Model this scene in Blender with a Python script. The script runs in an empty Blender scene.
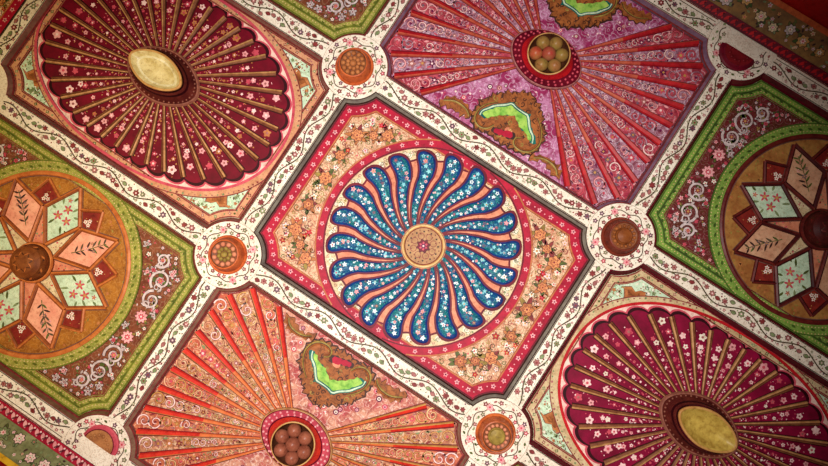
import bpy, math, random
from mathutils import Matrix, Vector
PI = math.pi
S = 0.005            # metres per drawing unit (a coffer bay is 316 x 228 units)
H = 4.7              # height of the beam faces above the floor
U, V = 316.0, 228.0
scene = bpy.context.scene
COL = scene.collection

# ------------------------------------------------------------------ materials
def lin(c):
    def f(x):
        x /= 255.0
        return x/12.92 if x <= 0.04045 else ((x+0.055)/1.055)**2.4
    return (f(c[0]), f(c[1]), f(c[2]), 1.0)

MATS = {}
def paint(name, c, c2=None, scale=9.0, rough=0.5, specks=None, speck_scale=60.0, speck_size=0.28, contrast=1.0, bump=0.12, grime=0.6, filigree=None, fil_scale=34.0, fil_k=3.0, fil_amt=0.8):
    """Hand-painted wood: two tones mixed by noise, optional dabs, worn bump."""
    if name in MATS: return MATS[name]
    m = bpy.data.materials.new(name); m.use_nodes = True
    nt = m.node_tree; N = nt.nodes; L = nt.links
    b = N['Principled BSDF']; b.inputs['Roughness'].default_value = rough
    b.inputs['Specular IOR Level'].default_value = 0.14
    if c2 is None: c2 = tuple(max(0, x*0.80-3) for x in c)
    tc = N.new('ShaderNodeNewGeometry')
    n1 = N.new('ShaderNodeTexNoise'); n1.inputs['Scale'].default_value = scale; n1.inputs['Detail'].default_value = 5
    n1.inputs['Roughness'].default_value = 0.62
    L.new(tc.outputs['Position'], n1.inputs['Vector'])
    r1 = N.new('ShaderNodeMapRange'); w = 0.16/contrast
    r1.inputs['From Min'].default_value = 0.5-w; r1.inputs['From Max'].default_value = 0.5+w
    L.new(n1.outputs['Fac'], r1.inputs['Value'])
    mx = N.new('ShaderNodeMix'); mx.data_type = 'RGBA'
    mx.inputs['A'].default_value = lin(c); mx.inputs['B'].default_value = lin(c2)
    L.new(r1.outputs['Result'], mx.inputs['Factor'])
    out = mx.outputs['Result']
    if specks:
        for k, sc in enumerate(specks):
            vo = N.new('ShaderNodeTexVoronoi'); vo.inputs['Scale'].default_value = speck_scale*(1+0.37*k)
            mp = N.new('ShaderNodeVectorMath'); mp.operation = 'ADD'; mp.inputs[1].default_value = (3.1*k, 1.7*k, 0.4*k)
            L.new(tc.outputs['Position'], mp.inputs[0]); L.new(mp.outputs['Vector'], vo.inputs['Vector'])
            rr = N.new('ShaderNodeMapRange'); rr.inputs['From Min'].default_value = speck_size; rr.inputs['From Max'].default_value = speck_size*0.75
            L.new(vo.outputs['Distance'], rr.inputs['Value'])
            sx = N.new('ShaderNodeSeparateColor'); L.new(vo.outputs['Color'], sx.inputs['Color'])
            th = N.new('ShaderNodeMath'); th.operation = 'GREATER_THAN'; th.inputs[1].default_value = 0.45
            L.new(sx.outputs['Red'], th.inputs[0])
            mu = N.new('ShaderNodeMath'); mu.operation = 'MULTIPLY'
            L.new(rr.outputs['Result'], mu.inputs[0]); L.new(th.outputs['Value'], mu.inputs[1])
            m2 = N.new('ShaderNodeMix'); m2.data_type = 'RGBA'; m2.inputs['B'].default_value = lin(sc)
            L.new(mu.outputs['Value'], m2.inputs['Factor']); L.new(out, m2.inputs['A']); out = m2.outputs['Result']
    if filigree:      # tiny painted ringlets and scrolls
        for k, fc in enumerate(filigree):
            dn = N.new('ShaderNodeTexNoise'); dn.inputs['Scale'].default_value = 26.0
            L.new(tc.outputs['Position'], dn.inputs['Vector'])
            ds = N.new('ShaderNodeVectorMath'); ds.operation = 'SCALE'; ds.inputs['Scale'].default_value = 0.035
            L.new(dn.outputs['Color'], ds.inputs[0])
            ad = N.new('ShaderNodeVectorMath'); ad.operation = 'ADD'; L.new(tc.outputs['Position'], ad.inputs[0]); L.new(ds.outputs['Vector'], ad.inputs[1])
            of = N.new('ShaderNodeVectorMath'); of.operation = 'ADD'; of.inputs[1].default_value = (1.7*k, 2.3*k, .9*k); L.new(ad.outputs['Vector'], of.inputs[0])
            vo = N.new('ShaderNodeTexVoronoi'); vo.inputs['Scale'].default_value = fil_scale*(1+.31*k); L.new(of.outputs['Vector'], vo.inputs['Vector'])
            mu = N.new('ShaderNodeMath'); mu.operation = 'MULTIPLY'; mu.inputs[1].default_value = fil_k; L.new(vo.outputs['Distance'], mu.inputs[0])
            fr = N.new('ShaderNodeMath'); fr.operation = 'FRACT'; L.new(mu.outputs['Value'], fr.inputs[0])
            pp = N.new('ShaderNodeMath'); pp.operation = 'PINGPONG'; pp.inputs[1].default_value = .5; L.new(fr.outputs['Value'], pp.inputs[0])
            mr = N.new('ShaderNodeMapRange'); mr.inputs['From Min'].default_value = .36; mr.inputs['From Max'].default_value = .46; mr.inputs['To Max'].default_value = fil_amt
            L.new(pp.outputs['Value'], mr.inputs['Value'])
            m2 = N.new('ShaderNodeMix'); m2.data_type = 'RGBA'; m2.inputs['B'].default_value = lin(fc)
            L.new(mr.outputs['Result'], m2.inputs['Factor']); L.new(out, m2.inputs['A']); out = m2.outputs['Result']
    # old dirt in the paint: fine dark mottling
    n2 = N.new('ShaderNodeTexNoise'); n2.inputs['Scale'].default_value = 52.0; n2.inputs['Detail'].default_value = 6
    n2.inputs['Roughness'].default_value = 0.7
    L.new(tc.outputs['Position'], n2.inputs['Vector'])
    r2 = N.new('ShaderNodeMapRange'); r2.inputs['From Min'].default_value = 0.50; r2.inputs['From Max'].default_value = 0.68
    r2.inputs['To Max'].default_value = grime
    L.new(n2.outputs['Fac'], r2.inputs['Value'])
    m3 = N.new('ShaderNodeMix'); m3.data_type = 'RGBA'; m3.blend_type = 'MULTIPLY'; m3.inputs['B'].default_value = (0.42, 0.30, 0.22, 1)
    L.new(r2.outputs['Result'], m3.inputs['Factor']); L.new(out, m3.inputs['A'])
    L.new(m3.outputs['Result'], b.inputs['Base Color'])
    bp = N.new('ShaderNodeBump'); bp.inputs['Strength'].default_value = bump; bp.inputs['Distance'].default_value = 0.004
    L.new(n2.outputs['Fac'], bp.inputs['Height']); L.new(bp.outputs['Normal'], b.inputs['Normal'])
    MATS[name] = m
    return m

def P(name, c, **k): paint(name, c, **k); return name
# shared colours
P('white', (244, 234, 214), c2=(226, 210, 188), scale=5, grime=0.28, filigree=[(168, 138, 112)], fil_scale=46, fil_k=2.2, fil_amt=.5)
P('ink', (66, 40, 34), grime=0.1)
P('ink_soft', (112, 76, 66), c2=(90, 56, 50))
P('maroon', (112, 12, 34), c2=(84, 8, 26))
P('black_red', (58, 4, 14), c2=(34, 3, 8))
P('crimson', (182, 20, 52), c2=(146, 14, 42), scale=14)
P('scarlet', (196, 26, 32), c2=(160, 18, 28))
P('pink', (236, 172, 170), c2=(216, 136, 140))
P('blush', (246, 214, 206), c2=(236, 186, 180), scale=40)
P('rose', (206, 84, 96), c2=(180, 60, 78))
P('dusty', (176, 112, 104), c2=(140, 78, 78), scale=60)
P('brown_red', (142, 56, 54), c2=(112, 40, 40), scale=50)
P('mauve', (120, 92, 104), c2=(96, 66, 80), scale=40)
P('sage', (138, 150, 104), c2=(104, 118, 76), scale=40)
P('leaf', (96, 104, 48), c2=(62, 72, 30), scale=40)
P('vine', (92, 76, 54), c2=(72, 58, 40))
P('gold', (206, 158, 92), c2=(176, 122, 62), rough=0.38)
P('pale_gold', (226, 192, 136), c2=(200, 158, 100), rough=0.38)
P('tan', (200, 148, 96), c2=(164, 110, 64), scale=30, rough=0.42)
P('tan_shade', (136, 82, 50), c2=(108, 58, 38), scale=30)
P('cream', (228, 208, 168), c2=(206, 176, 130), scale=16, filigree=[(136, 120, 80)], fil_scale=44, fil_amt=.55)
P('orange', (206, 102, 48), c2=(170, 74, 36), scale=18)
P('ochre', (194, 124, 72), c2=(158, 90, 48), scale=30)
P('carved', (168, 98, 48), c2=(126, 68, 32), scale=22, bump=0.3, filigree=[(92, 48, 24)], fil_scale=22, fil_k=2.4, fil_amt=.6)
P('carved_dark', (84, 44, 26), c2=(56, 28, 16))
P('olive_gold', (166, 140, 66), c2=(122, 98, 44), scale=30)
P('peach', (220, 146, 110), c2=(196, 112, 82), scale=20)
P('blue', (10, 70, 116), c2=(14, 100, 104), scale=20, specks=[(120, 186, 190), (60, 40, 104)], speck_scale=46, speck_size=0.30, contrast=2.0, filigree=[(100, 176, 182)], fil_scale=40, fil_amt=.45)
P('deep_blue', (14, 64, 124), c2=(40, 42, 104), scale=30)
P('aqua', (150, 212, 210), c2=(96, 176, 190), scale=60)
P('pearl', (232, 240, 236), c2=(206, 222, 222))
P('grey_mould', (150, 150, 132), c2=(112, 104, 96), scale=12)
P('brown_mould', (150, 106, 92), c2=(112, 76, 66), scale=12)
P('mauve_mould', (150, 118, 140), c2=(110, 84, 104), scale=12)
P('olive_mould', (134, 98, 72), c2=(98, 64, 46), scale=12)
P('maroon_mould', (104, 36, 38), c2=(70, 22, 30), scale=12)
P('lime', (158, 154, 66), c2=(122, 124, 48), scale=14, filigree=[(206, 196, 120)], fil_scale=50, fil_amt=.45)
P('lime_dark', (108, 112, 32), c2=(74, 84, 24), scale=14)
P('green', (124, 156, 62), c2=(98, 128, 48), scale=14, filigree=[(170, 190, 110)], fil_scale=50, fil_amt=.4)
P('green_dark', (70, 96, 32), c2=(52, 70, 26), scale=14)
P('mint', (210, 228, 196), c2=(178, 204, 172), scale=24, filigree=[(150, 168, 120)], fil_scale=40, fil_amt=.45)
P('bright_green', (172, 204, 92), c2=(110, 172, 62), scale=26)
P('teal', (20, 104, 92), c2=(14, 78, 76))
P('silver', (216, 200, 196), c2=(178, 156, 152), scale=40)
P('plum', (110, 24, 70), c2=(84, 16, 54))

# ------------------------------------------------------------------ mesh builder
class MB:
    """Collects faces in drawing units: x, y in the ceiling plane, d = how far the surface hangs down."""
    def __init__(s, xf=None): s.v = []; s.f = []; s.m = []; s.names = []; s.xf = xf
    def mi(s, n):
        if n not in s.names: s.names.append(n)
        return s.names.index(n)
    def pt(s, x, y, d):
        p = s.xf(x, y, d) if s.xf else (x, y, -d)
        s.v.append((p[0]*S, p[1]*S, p[2]*S)); return len(s.v)-1
    def face(s, idx, n): s.f.append(tuple(idx)); s.m.append(s.mi(n))
    def poly(s, pts, d, n):
        a = 0
        for i in range(len(pts)):
            x0, y0 = pts[i-1]; x1, y1 = pts[i]; a += x0*y1-x1*y0
        if a > 0: pts = pts[::-1]
        if callable(d): ids = [s.pt(x, y, d(x, y)) for x, y in pts]
        else: ids = [s.pt(x, y, d) for x, y in pts]
        s.face(ids, n); return ids
    def ring(s, A, dA, B, dB, n, closed=True):
        """quads between matching outlines A and B"""
        k = len(A)
        ia = [s.pt(p[0], p[1], dA) for p in A]; ib = [s.pt(p[0], p[1], dB) for p in B]
        for i in range(k if closed else k-1):
            j = (i+1) % k
            s.face((ia[i], ia[j], ib[j], ib[i]), n)
    def prism(s, pts, d0, d1, n, side=None, bevel=0.0):
        s.poly(list(pts), d1, n)
        s.ring(pts, d1, pts, d0, side or n); s.poly(list(pts)[::-1], d0, side or n)
    def stroke(s, path, w, d, n, closed=False):
        """flat painted line; w number or function of 0..1"""
        k = len(path); Lp = []; Rp = []
        for i in range(k):
            a = path[(i-1) % k] if (closed or i > 0) else path[i]
            b = path[(i+1) % k] if (closed or i < k-1) else path[i]
            dx, dy = b[0]-a[0], b[1]-a[1]; l = math.hypot(dx, dy) or 1
            ww = (w(i/(k-1.0)) if callable(w) else w)/2
            nx, ny = -dy/l*ww, dx/l*ww
            Lp.append((path[i][0]+nx, path[i][1]+ny)); Rp.append((path[i][0]-nx, path[i][1]-ny))
        s.ring(Lp, d, Rp, d, n, closed)
    def ridge(s, path, w, d0, h, n, n2=None, closed=False, prof=((-1, 0), (-.72, .7), (0, 1), (.72, .7), (1, 0))):
        """raised moulding along a path; n2 paints the second half of the section"""
        k = len(path); rows = []
        for i in range(k):
            a = path[(i-1) % k] if (closed or i > 0) else path[i]
            b = path[(i+1) % k] if (closed or i < k-1) else path[i]
            dx, dy = b[0]-a[0], b[1]-a[1]; l = math.hypot(dx, dy) or 1
            q = i/(k-1.0); ww = (w(q) if callable(w) else w)/2; hh = h(q) if callable(h) else h
            rows.append([s.pt(path[i][0]-dy/l*ww*t, path[i][1]+dx/l*ww*t, d0+hh*z) for t, z in prof])
        for i in range(k if closed else k-1):
            j = (i+1) % k
            for c in range(len(prof)-1):
                s.face((rows[i][c], rows[j][c], rows[j][c+1], rows[i][c+1]), n2 if (n2 and c >= (len(prof)-1)//2) else n)
        if not closed:
            s.face(rows[0], n); s.face(rows[-1][::-1], n2 or n)
    def lathe(s, cx, cy, prof, n, seg=40, rot=0.0, cap=True, lens=2.0):
        """prof: (a, b, d, material for the band that ends here)"""
        prev = None
        for row in prof:
            a, b, d = row[:3]; mt = row[3] if len(row) > 3 else n
            ids = []
            for k in range(seg):
                t = 2*PI*k/seg; c, q = math.cos(t), math.sin(t)
                e = 2.0/lens
                x = a*math.copysign(abs(c)**e, c); y = b*math.copysign(abs(q)**e, q)
                ids.append(s.pt(cx+x*math.cos(rot)-y*math.sin(rot), cy+x*math.sin(rot)+y*math.cos(rot), d))
            if prev:
                for k in range(seg): s.face((prev[k], prev[(k+1) % seg], ids[(k+1) % seg], ids[k]), mt)
            prev = ids; last = mt
        if cap: s.face(prev, last)
    def ball(s, cx, cy, cd, r, n, squash=1.0, seg=16, rings=8, top=True):
        prev = None
        for i in range(rings+1):
            ph = PI*i/rings
            rr = r*math.sin(ph); d = cd-r*squash*math.cos(ph)
            ids = [s.pt(cx+rr*math.cos(2*PI*k/seg), cy+rr*math.sin(2*PI*k/seg), d) for k in range(seg)]
            if prev:
                for k in range(seg): s.face((prev[k], prev[(k+1) % seg], ids[(k+1) % seg], ids[k]), n)
            prev = ids
    # ---- painted motifs
    def disc(s, x, y, r, d, n, k=14, ry=None, rot=0.0):
        ry = ry or r; c, q = math.cos(rot), math.sin(rot)
        s.poly([(x+r*math.cos(2*PI*i/k)*c-ry*math.sin(2*PI*i/k)*q, y+r*math.cos(2*PI*i/k)*q+ry*math.sin(2*PI*i/k)*c) for i in range(k)], d, n)
    def flower(s, x, y, r, d, n, mid=None, edge=None, k=5, rot=0.0, lobe=0.24, q=5):
        def out(R): return [(x+R*(1-lobe+lobe*math.cos(k*t))*math.cos(t+rot), y+R*(1-lobe+lobe*math.cos(k*t))*math.sin(t+rot)) for t in [2*PI*i/(k*q) for i in range(k*q)]]
        if edge: s.poly(out(r+0.75), d, edge)
        s.poly(out(r), d+0.09, n)
        if mid: s.disc(x, y, r*0.32, d+0.18, mid, 8)
    def leaflet(s, x, y, l, a, w, d, n, edge=None):
        def out(e):
            o = []
            for i in range(7):
                t = i/6.0; o.append((t*(l+2*e)-e, (w+e)*math.sin(PI*t)**0.8))
            for i in range(5, 0, -1):
                t = i/6.0; o.append((t*(l+2*e)-e, -(w+e)*math.sin(PI*t)**0.8))
            return [(x+u*math.cos(a)-v*math.sin(a), y+u*math.sin(a)+v*math.cos(a)) for u, v in o]
        if edge: s.poly(out(0.5), d, edge)
        s.poly(out(0), d+0.09, n)
    def curl(s, x, y, r, a, turns, w, d, n, dirn=1, edge=None):
        p = []
        for i in range(int(14*turns)+4):
            t = i/(int(14*turns)+3.0); rr = r*(1-0.82*t); an = a+dirn*2*PI*turns*t
            p.append((x+rr*math.cos(an), y+rr*math.sin(an)))
        if edge: s.stroke(p, lambda t: w*(1.1-0.55*t)+0.9, d, edge)
        s.stroke(p, lambda t: w*(1.1-0.55*t), d+0.09, n)
    def build(s, name, parent=None, smooth=False):
        me = bpy.data.meshes.new(name); me.from_pydata(s.v, [], s.f)
        for n in s.names: me.materials.append(MATS[n])
        me.polygons.foreach_set('material_index', s.m)
        if smooth: me.polygons.foreach_set('use_smooth', [True]*len(s.f))
        me.validate(); me.update()
        o = bpy.data.objects.new(name, me); COL.objects.link(o)
        if parent is not None: o.parent = parent
        return o

def thing(name, label, cat, x, y, d=0.0, group=None):
    o = bpy.data.objects.new(name, None); COL.objects.link(o)
    o.empty_display_size = 0.1
    o.location = (x*S, y*S, H-d*S); tag(o, label, cat, group); return o
def tag(o, label, cat, group=None):
    o['label'] = label; o['category'] = cat; o['kind'] = 'thing'
    if group: o['group'] = group
    return o
def copy_tree(o, parent=None):
    c = o.copy(); COL.objects.link(c)
    if parent is not None: c.parent = parent
    for ch in list(o.children): copy_tree(ch, c)
    return c

# ------------------------------------------------------------------ outlines
def outline(hx, hy, R, n=8):
    """coffer outline: a rectangle whose corners are bitten by a circle about the beam crossing"""
    cx, cy = U/2, V/2
    a0 = math.atan2(-math.sqrt(max(R*R-(cx-hx)**2, 0)), -(cx-hx))
    a1 = math.atan2(-(cy-hy), -math.sqrt(max(R*R-(cy-hy)**2, 0)))
    arc = []
    for i in range(n+1):
        a = a0+(a1-a0)*i/n; arc.append((cx+R*math.cos(a), cy+R*math.sin(a)))   # from x=hx side to y=hy side
    q1 = arc; q2 = [(-x, y) for x, y in arc[::-1]]; q3 = [(-x, -y) for x, y in arc]; q4 = [(x, -y) for x, y in arc[::-1]]
    return q1+q2+q3+q4
def ray_dist(poly, th, ox=0.0, oy=0.0):
    c, s_ = math.cos(th), math.sin(th); best = 1e9
    for i in range(len(poly)):
        x0, y0 = poly[i-1][0]-ox, poly[i-1][1]-oy; x1, y1 = poly[i][0]-ox, poly[i][1]-oy
        dx, dy = x1-x0, y1-y0; den = c*dy-s_*dx
        if abs(den) < 1e-9: continue
        t = (x0*dy-y0*dx)/den; u = (x0*s_-y0*c)/den
        if t > 0 and -1e-6 <= u <= 1+1e-6: best = min(best, t)
    return best
def inside(p, poly):
    x, y = p; r = False
    for i in range(len(poly)):
        x0, y0 = poly[i-1]; x1, y1 = poly[i]
        if (y0 > y) != (y1 > y) and x < (x1-x0)*(y-y0)/(y1-y0)+x0: r = not r
    return r
def edge_dist(p, poly):
    b = 1e9
    for i in range(len(poly)):
        x0, y0 = poly[i-1]; x1, y1 = poly[i]; dx, dy = x1-x0, y1-y0
        t = max(0, min(1, ((p[0]-x0)*dx+(p[1]-y0)*dy)/((dx*dx+dy*dy) or 1)))
        b = min(b, math.hypot(p[0]-x0-t*dx, p[1]-y0-t*dy))
    return b
def walk(path, step, closed=True, start=0.5):
    """points (x, y, angle) every step along a path"""
    P2 = path+[path[0]] if closed else path
    tot = sum(math.dist(P2[i], P2[i+1]) for i in range(len(P2)-1)); n = max(1, int(round(tot/step))); st = tot/n
    out = []; acc = 0; nxt = st*start
    for i in range(len(P2)-1):
        l = math.dist(P2[i], P2[i+1])
        while nxt <= acc+l and len(out) < n:
            t = (nxt-acc)/l
            out.append((P2[i][0]+(P2[i+1][0]-P2[i][0])*t, P2[i][1]+(P2[i+1][1]-P2[i][1])*t, math.atan2(P2[i+1][1]-P2[i][1], P2[i+1][0]-P2[i][0])))
            nxt += st
        acc += l
    return out
def scatter(poly, n, gap, margin, taken=None, rnd=random):
    xs = [p[0] for p in poly]; ys = [p[1] for p in poly]; out = []
    taken = taken if taken is not None else []
    for _ in range(n*14):
        if len(out) >= n: break
        p = (rnd.uniform(min(xs), max(xs)), rnd.uniform(min(ys), max(ys)))
        if not inside(p, poly) or edge_dist(p, poly) < margin: continue
        if any(math.dist(p, q[:2]) < gap+(q[2] if len(q) > 2 else 0) for q in taken): continue
        taken.append(p); out.append(p)
    return out
def ellipse(a, b, n=96, lim=None, e=2.0, c0=(0, 0)):
    o = []
    for k in range(n):
        t = 2*PI*k/n; c, s_ = math.cos(t), math.sin(t)
        x = a*math.copysign(abs(c)**(2/e), c); y = b*math.copysign(abs(s_)**(2/e), s_)
        x += c0[0]; y += c0[1]
        if lim: x = max(-lim[0], min(lim[0], x)); y = max(-lim[1], min(lim[1], y))
        o.append((x, y))
    return o

BACK = -13.0; BASE = -8.0
FACE = (149.2, 104.2, 33.6); FOOT = (145.2, 100.4, 37.6)
OUT_FACE = outline(*FACE); OUT_FOOT = outline(*FOOT)

def coffer_shell(root, mould, edge_line, base):
    mb = MB(); A = OUT_FACE; B = OUT_FOOT
    M1 = outline(148.7, 103.7, 34.1); M2 = outline(148.1, 103.2, 34.6); M3 = outline(146.2, 101.4, 36.6)
    mb.ring(A, -0.3, M1, 0.5, edge_line); mb.ring(M1, 0.5, M2, 0.2, edge_line); mb.ring(M2, 0.2, M3, -4.2, mould); mb.ring(M3, -4.2, B, BASE+2.2, edge_line)
    mb.ring(B, BASE+2.2, B, BACK, mould); mb.ring(A, -0.3, A, BACK, mould); mb.ring(A, BACK, B, BACK, mould)
    mb.build('cove_moulding', root)
    mb = MB(); mb.prism(outline(144.9, 100.1, 37.9), BACK, BASE, base); return mb

def border(root, name, mat, w=11.5, d=-6.0, flowers=None, lines=('maroon', 'maroon'), dots=None, bead=None):
    mb = MB()
    O = outline(144.7, 99.9, 38.1); I = outline(144.7-w, 99.9-w, 38.1+w)
    mb.ring(O, d, I, d, mat); mb.ring(O, d, O, BASE, mat); mb.ring(I, d, I, BASE, lines[1])
    for k, o in ((0.8, 0), (w-0.9, 1)):
        mb.stroke(outline(144.7-k, 99.9-k, 38.1+k), 1.3, d+0.12, lines[o], True)
    mid = outline(144.7-w/2, 99.9-w/2, 38.1+w/2)
    rnd = random.Random(7)
    if flowers:
        for x, y, a in walk(mid, 13.2):
            mb.flower(x, y, 2.7, d+0.12, flowers[0], flowers[1], flowers[2], 5, rnd.random()*6)
        for x, y, a in walk(mid, 13.2, start=0.02):
            mb.disc(x+rnd.uniform(-1, 1), y+rnd.uniform(-1, 1), 0.75, d+0.12, flowers[0], 6)
    if dots:
        for x, y, a in walk(mid, 5.2):
            o = rnd.choice((-2.4, 0, 2.2)); r = rnd.uniform(0.55, 1.25)
            mb.disc(x-math.sin(a)*o, y+math.cos(a)*o, r, d+0.12, rnd.choice(dots), 7)
        for x, y, a in walk(mid, 15):
            mb.flower(x, y, 2.0, d+0.14, rnd.choice(dots), 'cream', None, 4, rnd.random())
    if bead:
        for off, c, st, r in bead:
            for x, y, a in walk(outline(144.7-off, 99.9-off, 38.1+off), st): mb.disc(x, y, r, d+0.2, c, 7)
    return mb

# ------------------------------------------------------------------ swirl coffer (centre)
def swirl_coffer(root):
    rnd = random.Random(11)
    mb = coffer_shell(root, 'grey_mould', 'ink', 'cream'); mb.build('panel', root)
    mb = border(root, 'border_frame', 'crimson', 12, -6.0, ('pink', 'plum', None), ('maroon', 'ochre'))
    mb.build('border_frame', root)
    # spandrels: two wide fields left and right of the round
    I = outline(132.5, 87.7, 50.3)
    for sgn in (1, -1):
        R = 109.6; y0 = 87.5; x0 = math.sqrt(R*R-y0*y0)
        right = [p for p in I if p[0] > 60]
        q1 = [p for p in right if p[1] > 0]; q4 = [p for p in right if p[1] < 0]
        circ = [(R*math.cos(a), R*math.sin(a)) for a in [math.asin(y0/R)*(1-2*i/24.0) for i in range(25)]]
        pl = q4+q1 + circ           # top-right arc, lower-right arc, back along the circle
        pl = [(sgn*x, y) for x, y in pl]
        mb = MB(); mb.prism(pl, BASE, -7.3, 'pink_cream'); d = -7.2
        big = [(118, -58, 8.5), (121.5, -31, 7), (120, -3, 9), (121, 28, 7.5), (117, 56, 8.5), (92, -74, 8), (92, 75, 8), (104, -66, 6), (105, 67, 6)]
        taken = []
        for x, y, r in big:
            x = sgn*x*1.0; x += rnd.uniform(-1, 1); y += rnd.uniform(-1, 1)
            if not inside((x, y), pl): continue
            taken.append((x, y, r*0.8))
            kind = rnd.choice(('ochre', 'orange_soft', 'ochre'))
            for k in range(7):
                mb.leaflet(x, y, r*rnd.uniform(1.2, 1.75), k*.9+rnd.random()*.5, r*0.24, d, rnd.choice(('leaf', 'olive_gold', 'ochre', 'brown_red', 'ochre')), 'ink_soft')
            mb.flower(x, y, r*0.8, d+0.2, kind, None, 'ink', rnd.choice((6, 7, 8)), rnd.random()*6, 0.13)
            mb.flower(x, y, r*0.4, d+0.34, 'orange_soft', 'brown_red', 'brown_red', 6, rnd.random()*6, 0.2)
            for k in range(5): mb.curl(x+r*.55*math.cos(k*1.26), y+r*.55*math.sin(k*1.26), r*.2, k, 1, .55, d+.36, 'brown_red')
        for p in scatter(pl, 26, 3.2, 2.6, taken, rnd):
            mb.flower(p[0], p[1], rnd.uniform(2.6, 3.8), d, rnd.choice(('scarlet', 'white', 'blush', 'white', 'scarlet')), rnd.choice(('rose', 'gold')), rnd.choice(('ink', None)), 5, rnd.random()*6)
        for p in scatter(pl, 40, 2.2, 2.0, taken, rnd):
            mb.curl(p[0], p[1], rnd.uniform(2.0, 3.6), rnd.random()*6, 1.2, 0.8, d, rnd.choice(('leaf', 'ink', 'olive_gold', 'brown_red')), rnd.choice((1, -1)))
        for p in scatter(pl, 60, 1.6, 1.6, taken, rnd):
            if rnd.random() < .5: mb.disc(p[0], p[1], rnd.uniform(0.6, 1.3), d, rnd.choice(('leaf', 'ochre', 'rose', 'white')), 7)
            else: mb.leaflet(p[0], p[1], rnd.uniform(2.5, 4), rnd.random()*6, 0.8, d, rnd.choice(('leaf', 'ochre', 'olive_gold')))
        mb.build('spandrel', root)
    # red ring
    mb = MB(); O = ellipse(109.3, 109.3, 96, (200, 99.7)); I = ellipse(99.3, 99.3, 96); d = -5.4
    mb.ring(O, d, I, d, 'crimson'); mb.ring(O, d, O, BASE, 'maroon'); mb.ring(I, d, I, BASE, 'maroon')
    for k in range(96):
        pass
    for rr, c in ((108.4, 'ochre'), (100.2, 'maroon')):
        for sg in (1, -1):
            am = math.asin(min(1, 99.0/rr))
            pth = [(sg*rr*math.cos(a), rr*math.sin(a)) for a in [-am+2*am*i/40 for i in range(41)]]
            mb.stroke(pth, 1.3, d+0.12, c)
    for k in range(44):
        a = 2*PI*(k+.5)/44; x, y = 104.4*math.cos(a), 104.4*math.sin(a)
        if abs(y) < 96: mb.flower(x, y, 2.5, d+0.12, 'pink', 'plum', None, 5, rnd.random()*6)
    mb.build('ring_band', root)
    # cream disc with peach field
    mb = MB(); d = -6.6
    mb.lathe(0, 0, [(99.3, 99.3, BASE), (99.3, 99.3, d), (87, 87, d), (86.9, 86.9, d+0.1, 'peach')], 'cream', 120)
    for k in range(240):
        a = rnd.random()*2*PI; r = rnd.uniform(89, 98); x, y = r*math.cos(a), r*math.sin(a)
        c = rnd.random()
        if c < .35: mb.disc(x, y, rnd.uniform(.6, 1.4), d+0.1, rnd.choice(('sage', 'dusty', 'white', 'olive_gold')), 7)
        elif c < .8: mb.curl(x, y, rnd.uniform(1.4, 2.6), rnd.random()*6, 1.1, 0.6, d+0.12, rnd.choice(('sage', 'dusty', 'vine', 'brown_red')), rnd.choice((1, -1)))
        else: mb.flower(x, y, 2.0, d+0.14, 'white', 'gold', 'sage', 5, rnd.random()*6)
    ph = math.radians(2.8)
    NP = 20
    edge = []
    for k in range(NP*8):       # dark red scalloped line joining the petals
        t = k/8.0; a = ph+2*PI*t/NP; f = abs((t % 1.0)-0.5)*2   # 1 on a petal, 0 between
        edge.append((87.0+5.0*f**2, a))
    mb.stroke([(r*math.cos(a), r*math.sin(a)) for r, a in edge], 2.0, d+0.25, 'maroon', True)
    for k in range(NP):
        a = ph+2*PI*(k+.5)/NP
        mb.disc(93*math.cos(a), 93*math.sin(a), 3.0, d+0.2, 'white', 9)
        mb.curl(93.4*math.cos(a), 93.4*math.sin(a), 2.3, a, 1.1, 0.8, d+0.3, 'sage', 1)
        mb.curl(96*math.cos(a+.05), 96*math.sin(a+.05), 1.8, a+2, 1.0, 0.6, d+0.3, 'dusty', -1)
    mb.build('medallion_disc', root)
    def cl(r):
        t = max(0.0, (68-r)/45.0); return -math.radians(22)*t**1.45-math.radians(3.0)*math.sin(PI*min(1, max(0, (r-60)/34.0)))*-1
    def hw(r):
        if r < 60: return 1.7+(r-22)*(6.1-1.7)/38
        if r < 84: return 6.1+(r-60)*(8.8-6.1)/24
        return 8.8*math.sqrt(max(0, 1-((r-84)/9.6)**2))
    def petal(a0, grow):
        rs = [22, 27, 32, 38, 44, 50, 56, 62, 68, 74, 79, 84, 87, 89.5, 91.5, 92.8, 93.6]
        rows = []
        for r in rs:
            R = r*1.03+(grow if r > 84 else 0); a = a0+cl(r); w = hw(r)+grow*(1 if r < 93.5 else .3)
            rows.append([(R*math.cos(a)-t*w*math.sin(a), R*math.sin(a)+t*w*math.cos(a), t, r) for t in (-1, -.75, -.4, 0, .4, .75, 1)])
        return rows
    for k in range(NP):
        a0 = ph+2*PI*k/NP; mb = MB(); rd = random.Random(100+k)
        o = petal(a0, 2.0); L = [(q[0][0], q[0][1]) for q in o]; R_ = [(q[-1][0], q[-1][1]) for q in o][::-1]
        mb.prism(L+R_, d+0.15, -5.4, 'maroon')
        rows = petal(a0, 0); ids = []
        def hgt(t, r): return -5.3+min(2.8, 0.42*hw(r)+0.3)*(1-t*t)
        for q in rows: ids.append([mb.pt(x, y, hgt(t, r)) for x, y, t, r in q])
        for i in range(len(ids)-1):
            for c in range(6):
                mb.face((ids[i][c], ids[i+1][c], ids[i+1][c+1], ids[i][c+1]), 'deep_blue' if (c in (0, 5) and i > 3) or i >= 13 else 'blue')
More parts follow.
